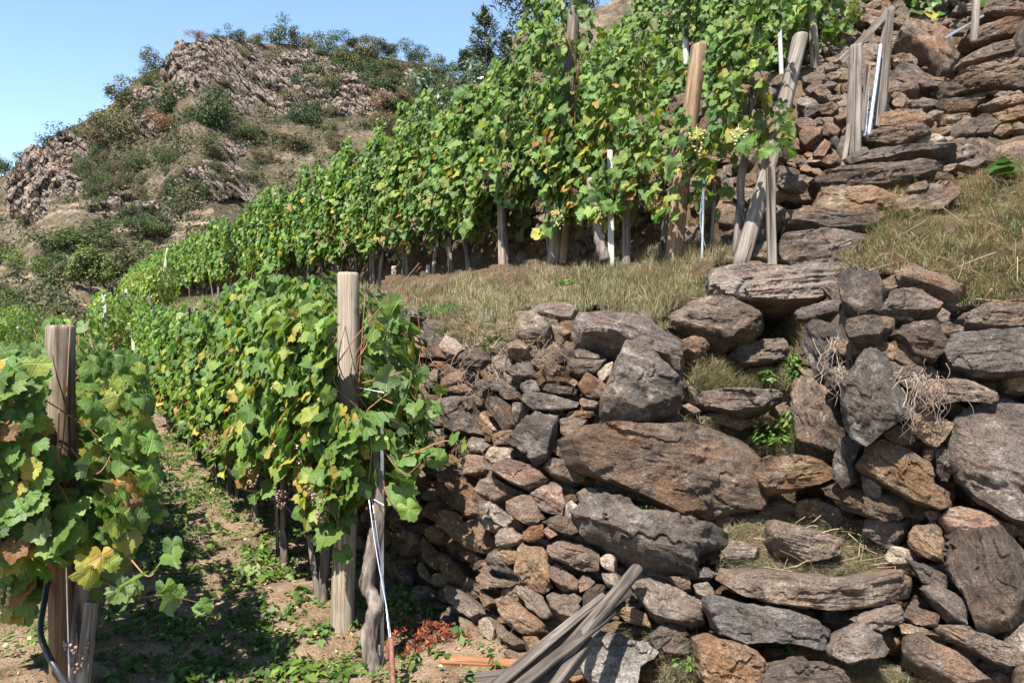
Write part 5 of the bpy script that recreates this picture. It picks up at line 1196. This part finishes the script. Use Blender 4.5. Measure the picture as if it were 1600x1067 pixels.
def conifer(label, base, hgt, wid, mat, seed):
    rg = np.random.default_rng(seed); root = empty('conifer', base, label, 'tree', 'conifers behind the vines'); mb = MB(); pos = []; tp = []
    mb.add(*tube([[0, 0, -.5], [0, 0, hgt * .97]], [.03 * hgt, .004 * hgt], 8))
    for k in range(70):
        z = hgt * rg.uniform(.06, .98); a = rg.uniform(0, 6.28); l = wid / 2 * (1 - z / hgt) ** .75 * rg.uniform(.65, 1.2) + .05 * wid; dr = np.array([math.cos(a), math.sin(a), 0])
        e = np.array([0, 0, z]) + dr * l + np.array([0, 0, l * rg.uniform(.15, .6)]); c = spline([[0, 0, z], np.array([0, 0, z - .02 * l]) + dr * l * .5, e], 12); mb.add(*tube(c, np.linspace(.006, .002, 12) * hgt, 5))
        for q in c[2:]:
            for _ in range(7): pos.append(q + rg.normal(0, .035 * wid, 3)); tp.append(dr + rg.normal(0, .5, 3) + [0, 0, .25])
    mb.build('trunk', M['bark_dark'], root); pos = np.array(pos); m = len(pos)
    V, f, uv, tt = place_leaves(pos, rg.normal(0, 1, (m, 3)) + [0, 0, .4], np.array(tp), .095 * wid * rg.uniform(.6, 1.3, m), rg.uniform(0, 1, m), [quad_template(.22, .05)])
    obj('crown', mkmesh('crown', V, f, mat, True, {'tint': tt}, uv), root)
conifer('dark conifer with several upright spires behind the vines', P(758, 210, 32), 5.2, 2.6, M['fol_conifer'], 3)
conifer('lower dark conifer left of the spired one', P(728, 200, 32), 3.1, 1.7, M['fol_conifer'], 5)
conifer('dark conifer right of the spired one, half hidden by leaves', P(792, 200, 33), 4.0, 2.0, M['fol_conifer'], 9)
b = P(855, 170, 36); tree('pine_tree', 'blue green pine crown at the top edge behind the split post', b, 7.2, 5.4, M['fol_pine'], 12, 4200, .3, [(-.25, 0, .75, .25), (.1, 0, .9, .28), (.4, .1, .92, .2), (-.1, .1, .55, .25), (.25, 0, .68, .2)], .2, [quad_template(.25, .1)])
b = P(860, 180, 30); tree('deciduous_tree', 'olive green bushy tree under the pine behind the vines', b, 3.4, 3.4, M['fol_olive'], 14, 2200, .2, [(-.2, 0, .7, .3), (.2, 0, .6, .35), (0, 0, .3, .4)], .1)
# dry grassy knoll behind the high terrace
def knoll():
    pxs = np.arange(800, 1330, 6.); t = np.linspace(0, 1, 46); PX, T = np.meshgrid(pxs, t, indexing='ij'); top = np.interp(PX, [800, 900, 950, 1040, 1330], [60, 25, 5, -60, -200])
    PY = 330 + (top - 330) * T; Y = 20 + 13 * T + 2 * (PX - 900) / 400; q = np.stack([(PX - CX) / F * Y, Y, H + (CY - PY) / F * Y], -1); q[..., 2] += .25 * fbm(q * .5, 4, 3) * (1 - T) + .1 * fbm(q * 2, 3, 3)
    e = q[:, -1:].copy(); e[..., 1] += 14; e[..., 2] -= 3; q = np.concatenate([q, e], 1)
    i = rg.integers(0, q.shape[0], 2600); j = rg.integers(0, 46, 2600); c = np.repeat(q[i, j], 10, 0) + rg.normal(0, .09, (26000, 3)); mm = 26000
    V, f, uv, tt = place_leaves(c, rg.normal(0, .7, (mm, 3)) + [0, -.3, .5], rg.normal(0, 1, (mm, 3)) + [0, 0, 1.], rg.uniform(.05, .16, mm), np.clip(np.repeat(rg.uniform(.2, 1, 2600), 10) + rg.normal(0, .1, mm), 0, 1), NQ)
    tag(obj('knoll_grass', mkmesh('knoll_grass', V, f, M['scrub'], True, {'tint': tt}, uv)), kind='stuff')
    z = np.zeros(q.shape[0] * q.shape[1]); tag(obj('grassy_knoll', mkmesh('grassy_knoll', q.reshape(-1, 3), [grid_faces(len(pxs), q.shape[1])], M['hill'], True, {'rock': z, 'terr': z})), kind='structure')
knoll()
# ---------- grass, litter, weeds
def blades(name, pts, nrm, hgt, wid, tint, mat, rg, lean=.6, seg=3):
    """curved grass blades rooted at pts"""
    m = len(pts); a = rg.uniform(0, 2 * math.pi, m); d = np.column_stack([np.cos(a), np.sin(a), 0 * a]); sd = np.column_stack([-np.sin(a), np.cos(a), 0 * a])
    b = rg.uniform(.1, 1, m) * lean; V = []
    for k in range(seg + 1):
        t = k / seg; c = pts + nrm * (hgt * t * (1 - .35 * b * t))[:, None] + d * (hgt * b * t * t * 1.1)[:, None]; w = (wid * (1 - t) ** .7)[:, None] * sd * .5
        V.append(c - w); V.append(c + w)
    V = np.stack(V, 1); nv = V.shape[1]; f = np.concatenate([np.array([[2 * k, 2 * k + 1, 2 * k + 3, 2 * k + 2]])[None] + (np.arange(m) * nv)[:, None, None] for k in range(seg)]).reshape(-1, 4)
    return tag(obj(name, mkmesh(name, V.reshape(-1, 3), [f], mat, True, {'tint': np.repeat(tint, nv)})), kind='stuff')
def sample_px(poly, n, rg, bias=True):
    poly = np.array(poly, float); lo, hi = poly.min(0), poly.max(0); out = np.zeros((0, 2))
    while len(out) < n:
        q = rg.uniform(lo, hi, (n * 2, 2)); out = np.vstack([out, q[in_poly(q[:, 0], q[:, 1], poly)]])
    return out[:n]
rg = np.random.default_rng(31)
def on_bank(poly, n, thr=None, clump=2.2):
    q = sample_px(poly, n, rg); c = noise(np.column_stack([q / 40 * clump, 0 * q[:, :1]]), 7)
    if thr is not None: q = q[c > rg.uniform(-1, thr, n)]; 
    p = S3(q[:, 0], q[:, 1], .02); return q, p
# upper terrace: dry grass mixed with green
q, p = on_bank(GRASS, 34000, .12); m = len(p); up = np.tile([0, -.1, 1.], (m, 1)); gr = noise(np.column_stack([q / 55, 0 * q[:, :1]]), 4)
tint = np.clip(np.where(rg.uniform(size=m) < .1 + .3 * gr, rg.uniform(0, .25, m), np.where(noise(np.column_stack([q / 38, 0 * q[:, :1] + 3]), 8) > rg.normal(-.05, .25, m), rg.uniform(.55, 1, m), rg.uniform(.34, .55, m))), 0, 1)
blades('dry_grass', p, unit(up), rg.uniform(.02, .075, m) * np.clip(1 + 1.1 * gr, .3, 2.2), rg.uniform(.002, .0045, m), tint, M['dry'], rg, 1.1)
# grass of the far part of the terrace
s = rg.uniform(.75, 2.6, 20000); t = 1.2 + rg.uniform(0, 1, 20000) ** 1.5 * 30; p = ST(s, t, zst(s, t) - .06); m = len(p)
blades('dry_grass', p, np.tile([0, 0, 1.], (m, 1)), rg.uniform(.05, .13, m), rg.uniform(.005, .011, m), np.where(rg.uniform(size=m) < .45, rg.uniform(0, .3, m), rg.uniform(.35, 1, m)), M['dry'], rg, .9)
# right bank: longer, tangled
q, p = on_bank(BANK, 34000, .05); m = len(p); up = np.tile([-.25, -.35, .9], (m, 1)); gr = noise(np.column_stack([q / 60, 0 * q[:, :1]]), 4)
tint = np.where(rg.uniform(size=m) < .3 + .3 * gr, rg.uniform(0, .25, m), rg.uniform(.3, .72, m))
blades('dry_grass', p, unit(up), rg.uniform(.03, .1, m), rg.uniform(.002, .0045, m), tint, M['dry'], rg, 2.2, 4)
# tufts: taller bunches standing out of the mat
def tufts(poly, n, green, hg, up):
    q = sample_px(poly, n, rg); c = S3(q[:, 0], q[:, 1], .02); k = rg.integers(18, 60, n); p = np.repeat(c, k, 0); m = len(p)
    p = p + rg.normal(0, .022, (m, 3)) * [1, 1, .2]; t = np.repeat(np.where(rg.uniform(size=n) < green, rg.uniform(.0, .2, n), rg.uniform(.4, .9, n)), k) + rg.normal(0, .1, m)
    blades('grass_tufts', p, unit(np.tile(up, (m, 1)) + rg.normal(0, .35, (m, 3))), np.repeat(rg.uniform(.5, 1.3, n), k) * rg.uniform(.4, 1, m) * hg, rg.uniform(.0018, .004, m), np.clip(t, 0, 1), M['dry'], rg, 1.2, 4)
tufts(GRASS, 150, .3, .12, [0, -.15, 1.]); tufts([(930,480),(900,440),(960,410),(1150,390),(1110,465),(1040,485),(1000,515)], 90, .1, .11, [0, -.2, 1.]); tufts(BANK, 210, .4, .17, [-.3, -.4, .8]); tufts([(620,505),(760,480),(800,520),(900,490),(1040,500),(1050,520),(900,510),(800,545),(740,540)], 45, .35, .13, [-.1, -.7, .4])
# straw and grass on the treads of the steps
TREADS = [[(1060,640),(1090,560),(1180,575),(1240,560),(1250,610),(1090,612)],[(1140,690),(1160,655),(1250,650),(1300,700),(1290,722),(1180,712)],[(1105,850),(1200,790),(1290,800),(1400,860),(1430,900),(1390,905),(1150,895),(1110,880)],[(1190,540),(1245,480),(1260,520),(1240,555),(1200,560)],[(1010,1067),(960,1000),(1000,985),(1100,1000),(1100,1067)],[(1240,1010),(1330,1030),(1450,1067),(1330,1067)],[(960,650),(1050,655),(1120,668),(1110,676),(960,666)],[(1290,310),(1400,300),(1500,290),(1400,340),(1330,350)],[(1180,410),(1230,400),(1330,398),(1300,425),(1200,428)]]
for k, pg in enumerate(TREADS):
    a = np.array(pg, float); ar = abs((a[:, 0] * np.roll(a[:, 1], -1) - np.roll(a[:, 0], -1) * a[:, 1]).sum()) / 2
    q = sample_px(pg, int(ar * .6), rg); p = S3(q[:, 0], q[:, 1], .06); m = len(p); gre = .35 if k in (0, 1) else .12
    blades('straw', p, unit(np.tile([0, -.5, .8], (m, 1)) + rg.normal(0, .45, (m, 3))), rg.uniform(.025, .1, m), rg.uniform(.002, .004, m), np.where(rg.uniform(size=m) < gre, rg.uniform(0, .25, m), rg.uniform(.5, 1, m)), M['dry'], rg, 1.6)
# path: fine grass, litter and ground weeds
m = 26000; s = rg.uniform(-4.2, .5, m); t = rg.exponential(4.5, m) - 1.2; cl = fbm(np.column_stack([s * 2.2, t * 2.2, 0 * s]), 3, 3); mid = np.exp(-((s + .75) / .45) ** 2)
k = cl > rg.uniform(-.9, .5, m) - .5 * mid; s, t = s[k], t[k]; p = ST(s, t); p[:, 2] = gz(p[:, 0], p[:, 1]) - .004; m = len(p)
blades('path_grass', p, np.tile([0, 0, 1.], (m, 1)), rg.uniform(.012, .05, m) * (1 + .12 * np.clip(t, 0, 12)), rg.uniform(.002, .004, m) * (1 + .25 * np.clip(t, 0, 14)), np.where(rg.uniform(size=m) < .5, rg.uniform(0, .28, m), rg.uniform(.35, .95, m)), M['dry'], rg, 1.1)
m = 8000; s = rg.uniform(-4.2, .5, m); t = rg.exponential(3.2, m) - 1.2; p = ST(s, t); p[:, 2] = gz(p[:, 0], p[:, 1]) + .006
V, f, uv, tt = place_leaves(p, np.array([0, 0, 1.]) + rg.normal(0, .35, (m, 3)), rg.normal(0, 1, (m, 3)), rg.uniform(.008, .035, m), rg.uniform(0, 1, m), QT)
tag(obj('leaf_litter', mkmesh('leaf_litter', V, f, M['litter'], True, {'tint': tt}, uv)), kind='stuff')
# straw lying about everywhere (terrace edge, soil)
# carpet of weeds in the shade of the path
def weed_geo(base, rg, n, rad, hgt, leaf, up=np.array([0, 0, 1.])):
    a = rg.uniform(0, 6.28, n); r = rad * rg.uniform(0, 1, n) ** .6; h = hgt * rg.uniform(.15, 1, n) * (1 - .5 * (r / rad))
    d = np.column_stack([np.cos(a), np.sin(a), 0 * a]); p = base + d * r[:, None] + up * h[:, None]
    return p, up + d * .55 + rg.normal(0, .3, (n, 3)), d + rg.normal(0, .5, (n, 3)) - up * .2, leaf * rg.uniform(.6, 1.3, n)
A = [[], [], [], []]
for _ in range(2000):
    s, t = rg.normal(-.72, .36), rg.uniform(-.6, 9)
    if rg.uniform() < .2: s = rg.uniform(-3.6, -1.6)
 
    if rg.uniform() < .2: s = rg.uniform(-.2, .5)
    b = ST(np.array(s), np.array(t)); b[2] = gz(b[0], b[1])
    for L_, v in zip(A, weed_geo(b, rg, int(rg.integers(5, 15)), rg.uniform(.03, .1), rg.uniform(.02, .07), rg.uniform(.025, .06))): L_.append(v)
A = [np.concatenate(a) for a in A]; m = len(A[0])
V, f, uv, tt = place_leaves(*A, np.clip(rg.normal(.4, .25, m), 0, 1), QT); tag(obj('ground_weeds', mkmesh('ground_weeds', V, f, M['weed'], True, {'tint': tt}, uv)), kind='stuff')
# weeds one can tell apart
def weed(label, base, n, rad, hgt, leaf, stems=4, mat='weed', tint=.5, up=np.array([0, 0, 1.]), asp=QT):
    root = empty('weed', base, label, 'weed', 'green weeds'); p, nr, tp, sz = weed_geo(np.zeros(3), rg, n, rad, hgt, leaf, up)
    V, f, uv, tt = place_leaves(p, nr, tp, sz, np.clip(rg.normal(tint, .2, n), 0, 1), asp); obj('leaves', mkmesh('leaves', V, f, M[mat], True, {'tint': tt}, uv), root)
    mb = MB()
    for k in range(stems): q = p[rg.integers(n)]; v, ff = tube(spline([[0, 0, -.02], q * [.5, .5, .4], q], 8), np.linspace(.003, .0015, 8), 5); mb.add(v, ff, None, {'tint': .4})
    mb.build('stem', M[mat], root); return root
LQ = [quad_template(.36, .12), quad_template(.42, -.1)]
sp = lambda x, y, b=-.02: S3(np.array(float(x)), np.array(float(y)), b)
weed('tall leafy green weed against the dark blocks at the right of the steps', sp(1243, 600), 110, .055, .24, .05, 8, asp=LQ)
weed('small bright green weed left of the tall one on the third step', sp(1200, 598), 40, .06, .1, .05, 6, asp=LQ)
weed('spreading green weeds on the tread above the big boulder', sp(1205, 692), 150, .17, .13, .045, 20, asp=LQ)
weed('green weeds beside the orange stone at the step edge', sp(1235, 672), 70, .07, .13, .05, 9, asp=LQ)
weed('bright green low weed in the dry grass of the terrace', sp(893, 446, .0), 110, .13, .05, .03, 8)
weed('green weed at the terrace edge above the wall', sp(880, 478, .0), 60, .1, .04, .03, 6)
weed('green creeping plant hanging over the wall top', sp(785, 520, -.06), 300, .13, .2, .026, 8, up=np.array([0, -.4, -.9]))
weed('creeping green cushion on the wall edge near the vine row', sp(690, 492, -.05), 600, .34, .09, .026, 8, tint=.3)
weed('second creeping green cushion left on the wall edge', sp(640, 497, -.05), 380, .25, .08, .026, 8, tint=.35)
weed('small sprig on the lowest broad step', sp(1232, 1022), 40, .05, .05, .025, 5)
weed('small dry weed at the lower right block', sp(1472, 1045), 24, .03, .11, .025, 5, tint=.9)
weed('little green weed at the foot of the big block, bottom', sp(1075, 1040), 50, .08, .05, .025, 5)
weed('tiny succulent tuft under the largest boulder', sp(1010, 800), 60, .08, .04, .014, 5)
weed('broad leaved dark plant on the bank at the right edge', sp(1572, 278, -.05), 7, .1, .16, .19, 5, tint=.2, asp=[quad_template(.45, .15)])
for (x, y, lb, n, r_, h_, lf) in ((400, 905, 'light green weed patch under the middle row', 90, .17, .1, .055), (405, 870, 'yellow green weed behind the light patch', 60, .14, .09, .05), (330, 758, 'bright weeds at the foot of the farther trunks', 90, .25, .12, .06), (415, 960, 'small sprig of weed on the bare soil', 22, .1, .04, .05),
    (470, 1052, 'dark green weed rosette at the bottom edge', 60, .13, .07, .055), (625, 905, 'thin green weeds in front of the wall corner', 60, .09, .2, .045), (640, 960, 'weeds between the galvanised pole and the red heap', 80, .13, .14, .035), (440, 840, 'weeds between two stakes of the middle row', 70, .16, .12, .05), (560, 950, 'small weeds behind the pale post', 40, .09, .08, .035),
    (60, 1000, 'yellowish weeds at the lower left corner', 70, .2, .05, .04), (520, 1040, 'low weeds left of the rusty rod', 60, .13, .06, .03), (300, 990, 'weeds in the light beside the path shadow', 80, .2, .06, .04)):
    Yb = H * F / (y - CY); b = P(x, y, Yb); b[2] = gz(b[0], b[1]); weed(lb, b, n, r_, h_, lf, 8, tint=.62)
# hanging dry roots
def roots(label, x, y, n, spread, length, name='root_tangle', mat='root', r=.0016, side=.8):
    mb = MB(); base = sp(x, y, -.08)
    for k in range(n):
        a = np.array([rg.normal(0, spread), rg.normal(0, .02), rg.normal(0, spread * .45)]); L_ = length * rg.uniform(.35, 1.1); pts = [a]
        for j in range(6): pts.append(pts[-1] + np.array([rg.normal(0, .16) * side, rg.normal(-.02, .08), -.19]) * L_)
        v, ff = tube(spline(pts, 16), np.linspace(r, r * .5, 16), 5); mb.add(v, ff, None, {'tint': rg.uniform(0, 1)})
    o = obj(name, mb.mesh(name, M[mat]), None, base); return tag(o, label, 'dry roots', 'dry roots hanging on the walls')
roots('pale tangled roots hanging on the upright dark slab, upper right wall', 1305, 530, 26, .04, .26)
roots('thick pale root bundle hanging below the dark block at right', 1440, 590, 46, .06, .2)
roots('small pale root wisps beside the brown upright block', 1318, 585, 12, .025, .14)
roots('dry grey vine tangle hanging over the wall top', 765, 530, 90, .09, .3, mat='twig', side=1.2)
roots('dry twigs trailing down the left wall below the tangle', 770, 580, 30, .05, .18, mat='twig', side=1.1)
roots('small dry twig tuft beside the grey capstone', 860, 540, 34, .05, .12, mat='twig', side=1.4)
roots('dry tuft of stems in the wall left of the dark stone', 660, 570, 24, .03, .1, mat='twig', side=1.)
roots('dry rootlets on the brown slab in the lower left wall', 722, 695, 34, .05, .1, mat='twig', side=1.2)
roots('thin rootlets on the long grey slab', 925, 800, 22, .035, .08, mat='root', side=1.2, r=.0014)
def twigs(label, poly, n, L_):
    mb = MB(); q = sample_px(poly, n, rg); p = S3(q[:, 0], q[:, 1], -.03)
    for k in range(n):
        d = unit(rg.normal(0, 1, 3) * [1, .6, .45]) * L_ * rg.uniform(.4, 1.2); v, ff = tube(spline([p[k] - d / 2, p[k] + rg.normal(0, .02, 3), p[k] + d / 2], 8), np.linspace(.0026, .0012, 8), 5); mb.add(v, ff, None, {'tint': rg.uniform(0, 1)})
    return tag(mb.build('dry_stalks', M['dry']), kind='stuff')
twigs('', [(1110,870),(1290,790),(1420,890),(1150,890)], 60, .2); twigs('', BANK, 420, .28); twigs('', GRASS, 130, .16); twigs('', [(620,500),(800,470),(860,500),(800,560),(740,540)], 140, .2)
# ---------- camera, sun, sky
cam = bpy.data.cameras.new('camera'); co = bpy.data.objects.new('camera', cam); COL.objects.link(co)
co.location = (0, 0, H); co.rotation_euler = (math.radians(90), 0, 0); cam.sensor_width = 36; cam.lens = 36 * F / 1600
cam.shift_y = -(533.5 - CY) / 1600; cam.clip_start = .05; cam.clip_end = 3000; SC.camera = co
SUN = unit(np.array([-.28, -.63, 1.04])); el = math.asin(SUN[2]); az = math.atan2(SUN[0], SUN[1])
sl = bpy.data.lights.new('sun', 'SUN'); sl.energy = 5.0; sl.angle = math.radians(.5); sl.color = (1, .955, .88)
so = bpy.data.objects.new('sun', sl); COL.objects.link(so); so.rotation_euler = Vector(SUN).to_track_quat('Z', 'Y').to_euler()
w = bpy.data.worlds.new('World'); SC.world = w; w.use_nodes = True; nt = w.node_tree
sky = nt.nodes.new('ShaderNodeTexSky'); sky.sky_type = 'NISHITA'; sky.sun_disc = False; sky.sun_elevation = el; sky.sun_rotation = az
sky.altitude = 300; sky.air_density = 1.0; sky.dust_density = .05; sky.ozone_density = 2.2
bg = nt.nodes['Background']; nt.links.new(sky.outputs[0], bg.inputs[0]); bg.inputs[1].default_value = .1
vs = SC.view_settings; vs.view_transform = 'Standard'; vs.look = 'None'; vs.exposure = 1.55; vs.gamma = 1
SC.cycles.max_bounces = 6; SC.cycles.transparent_max_bounces = 4
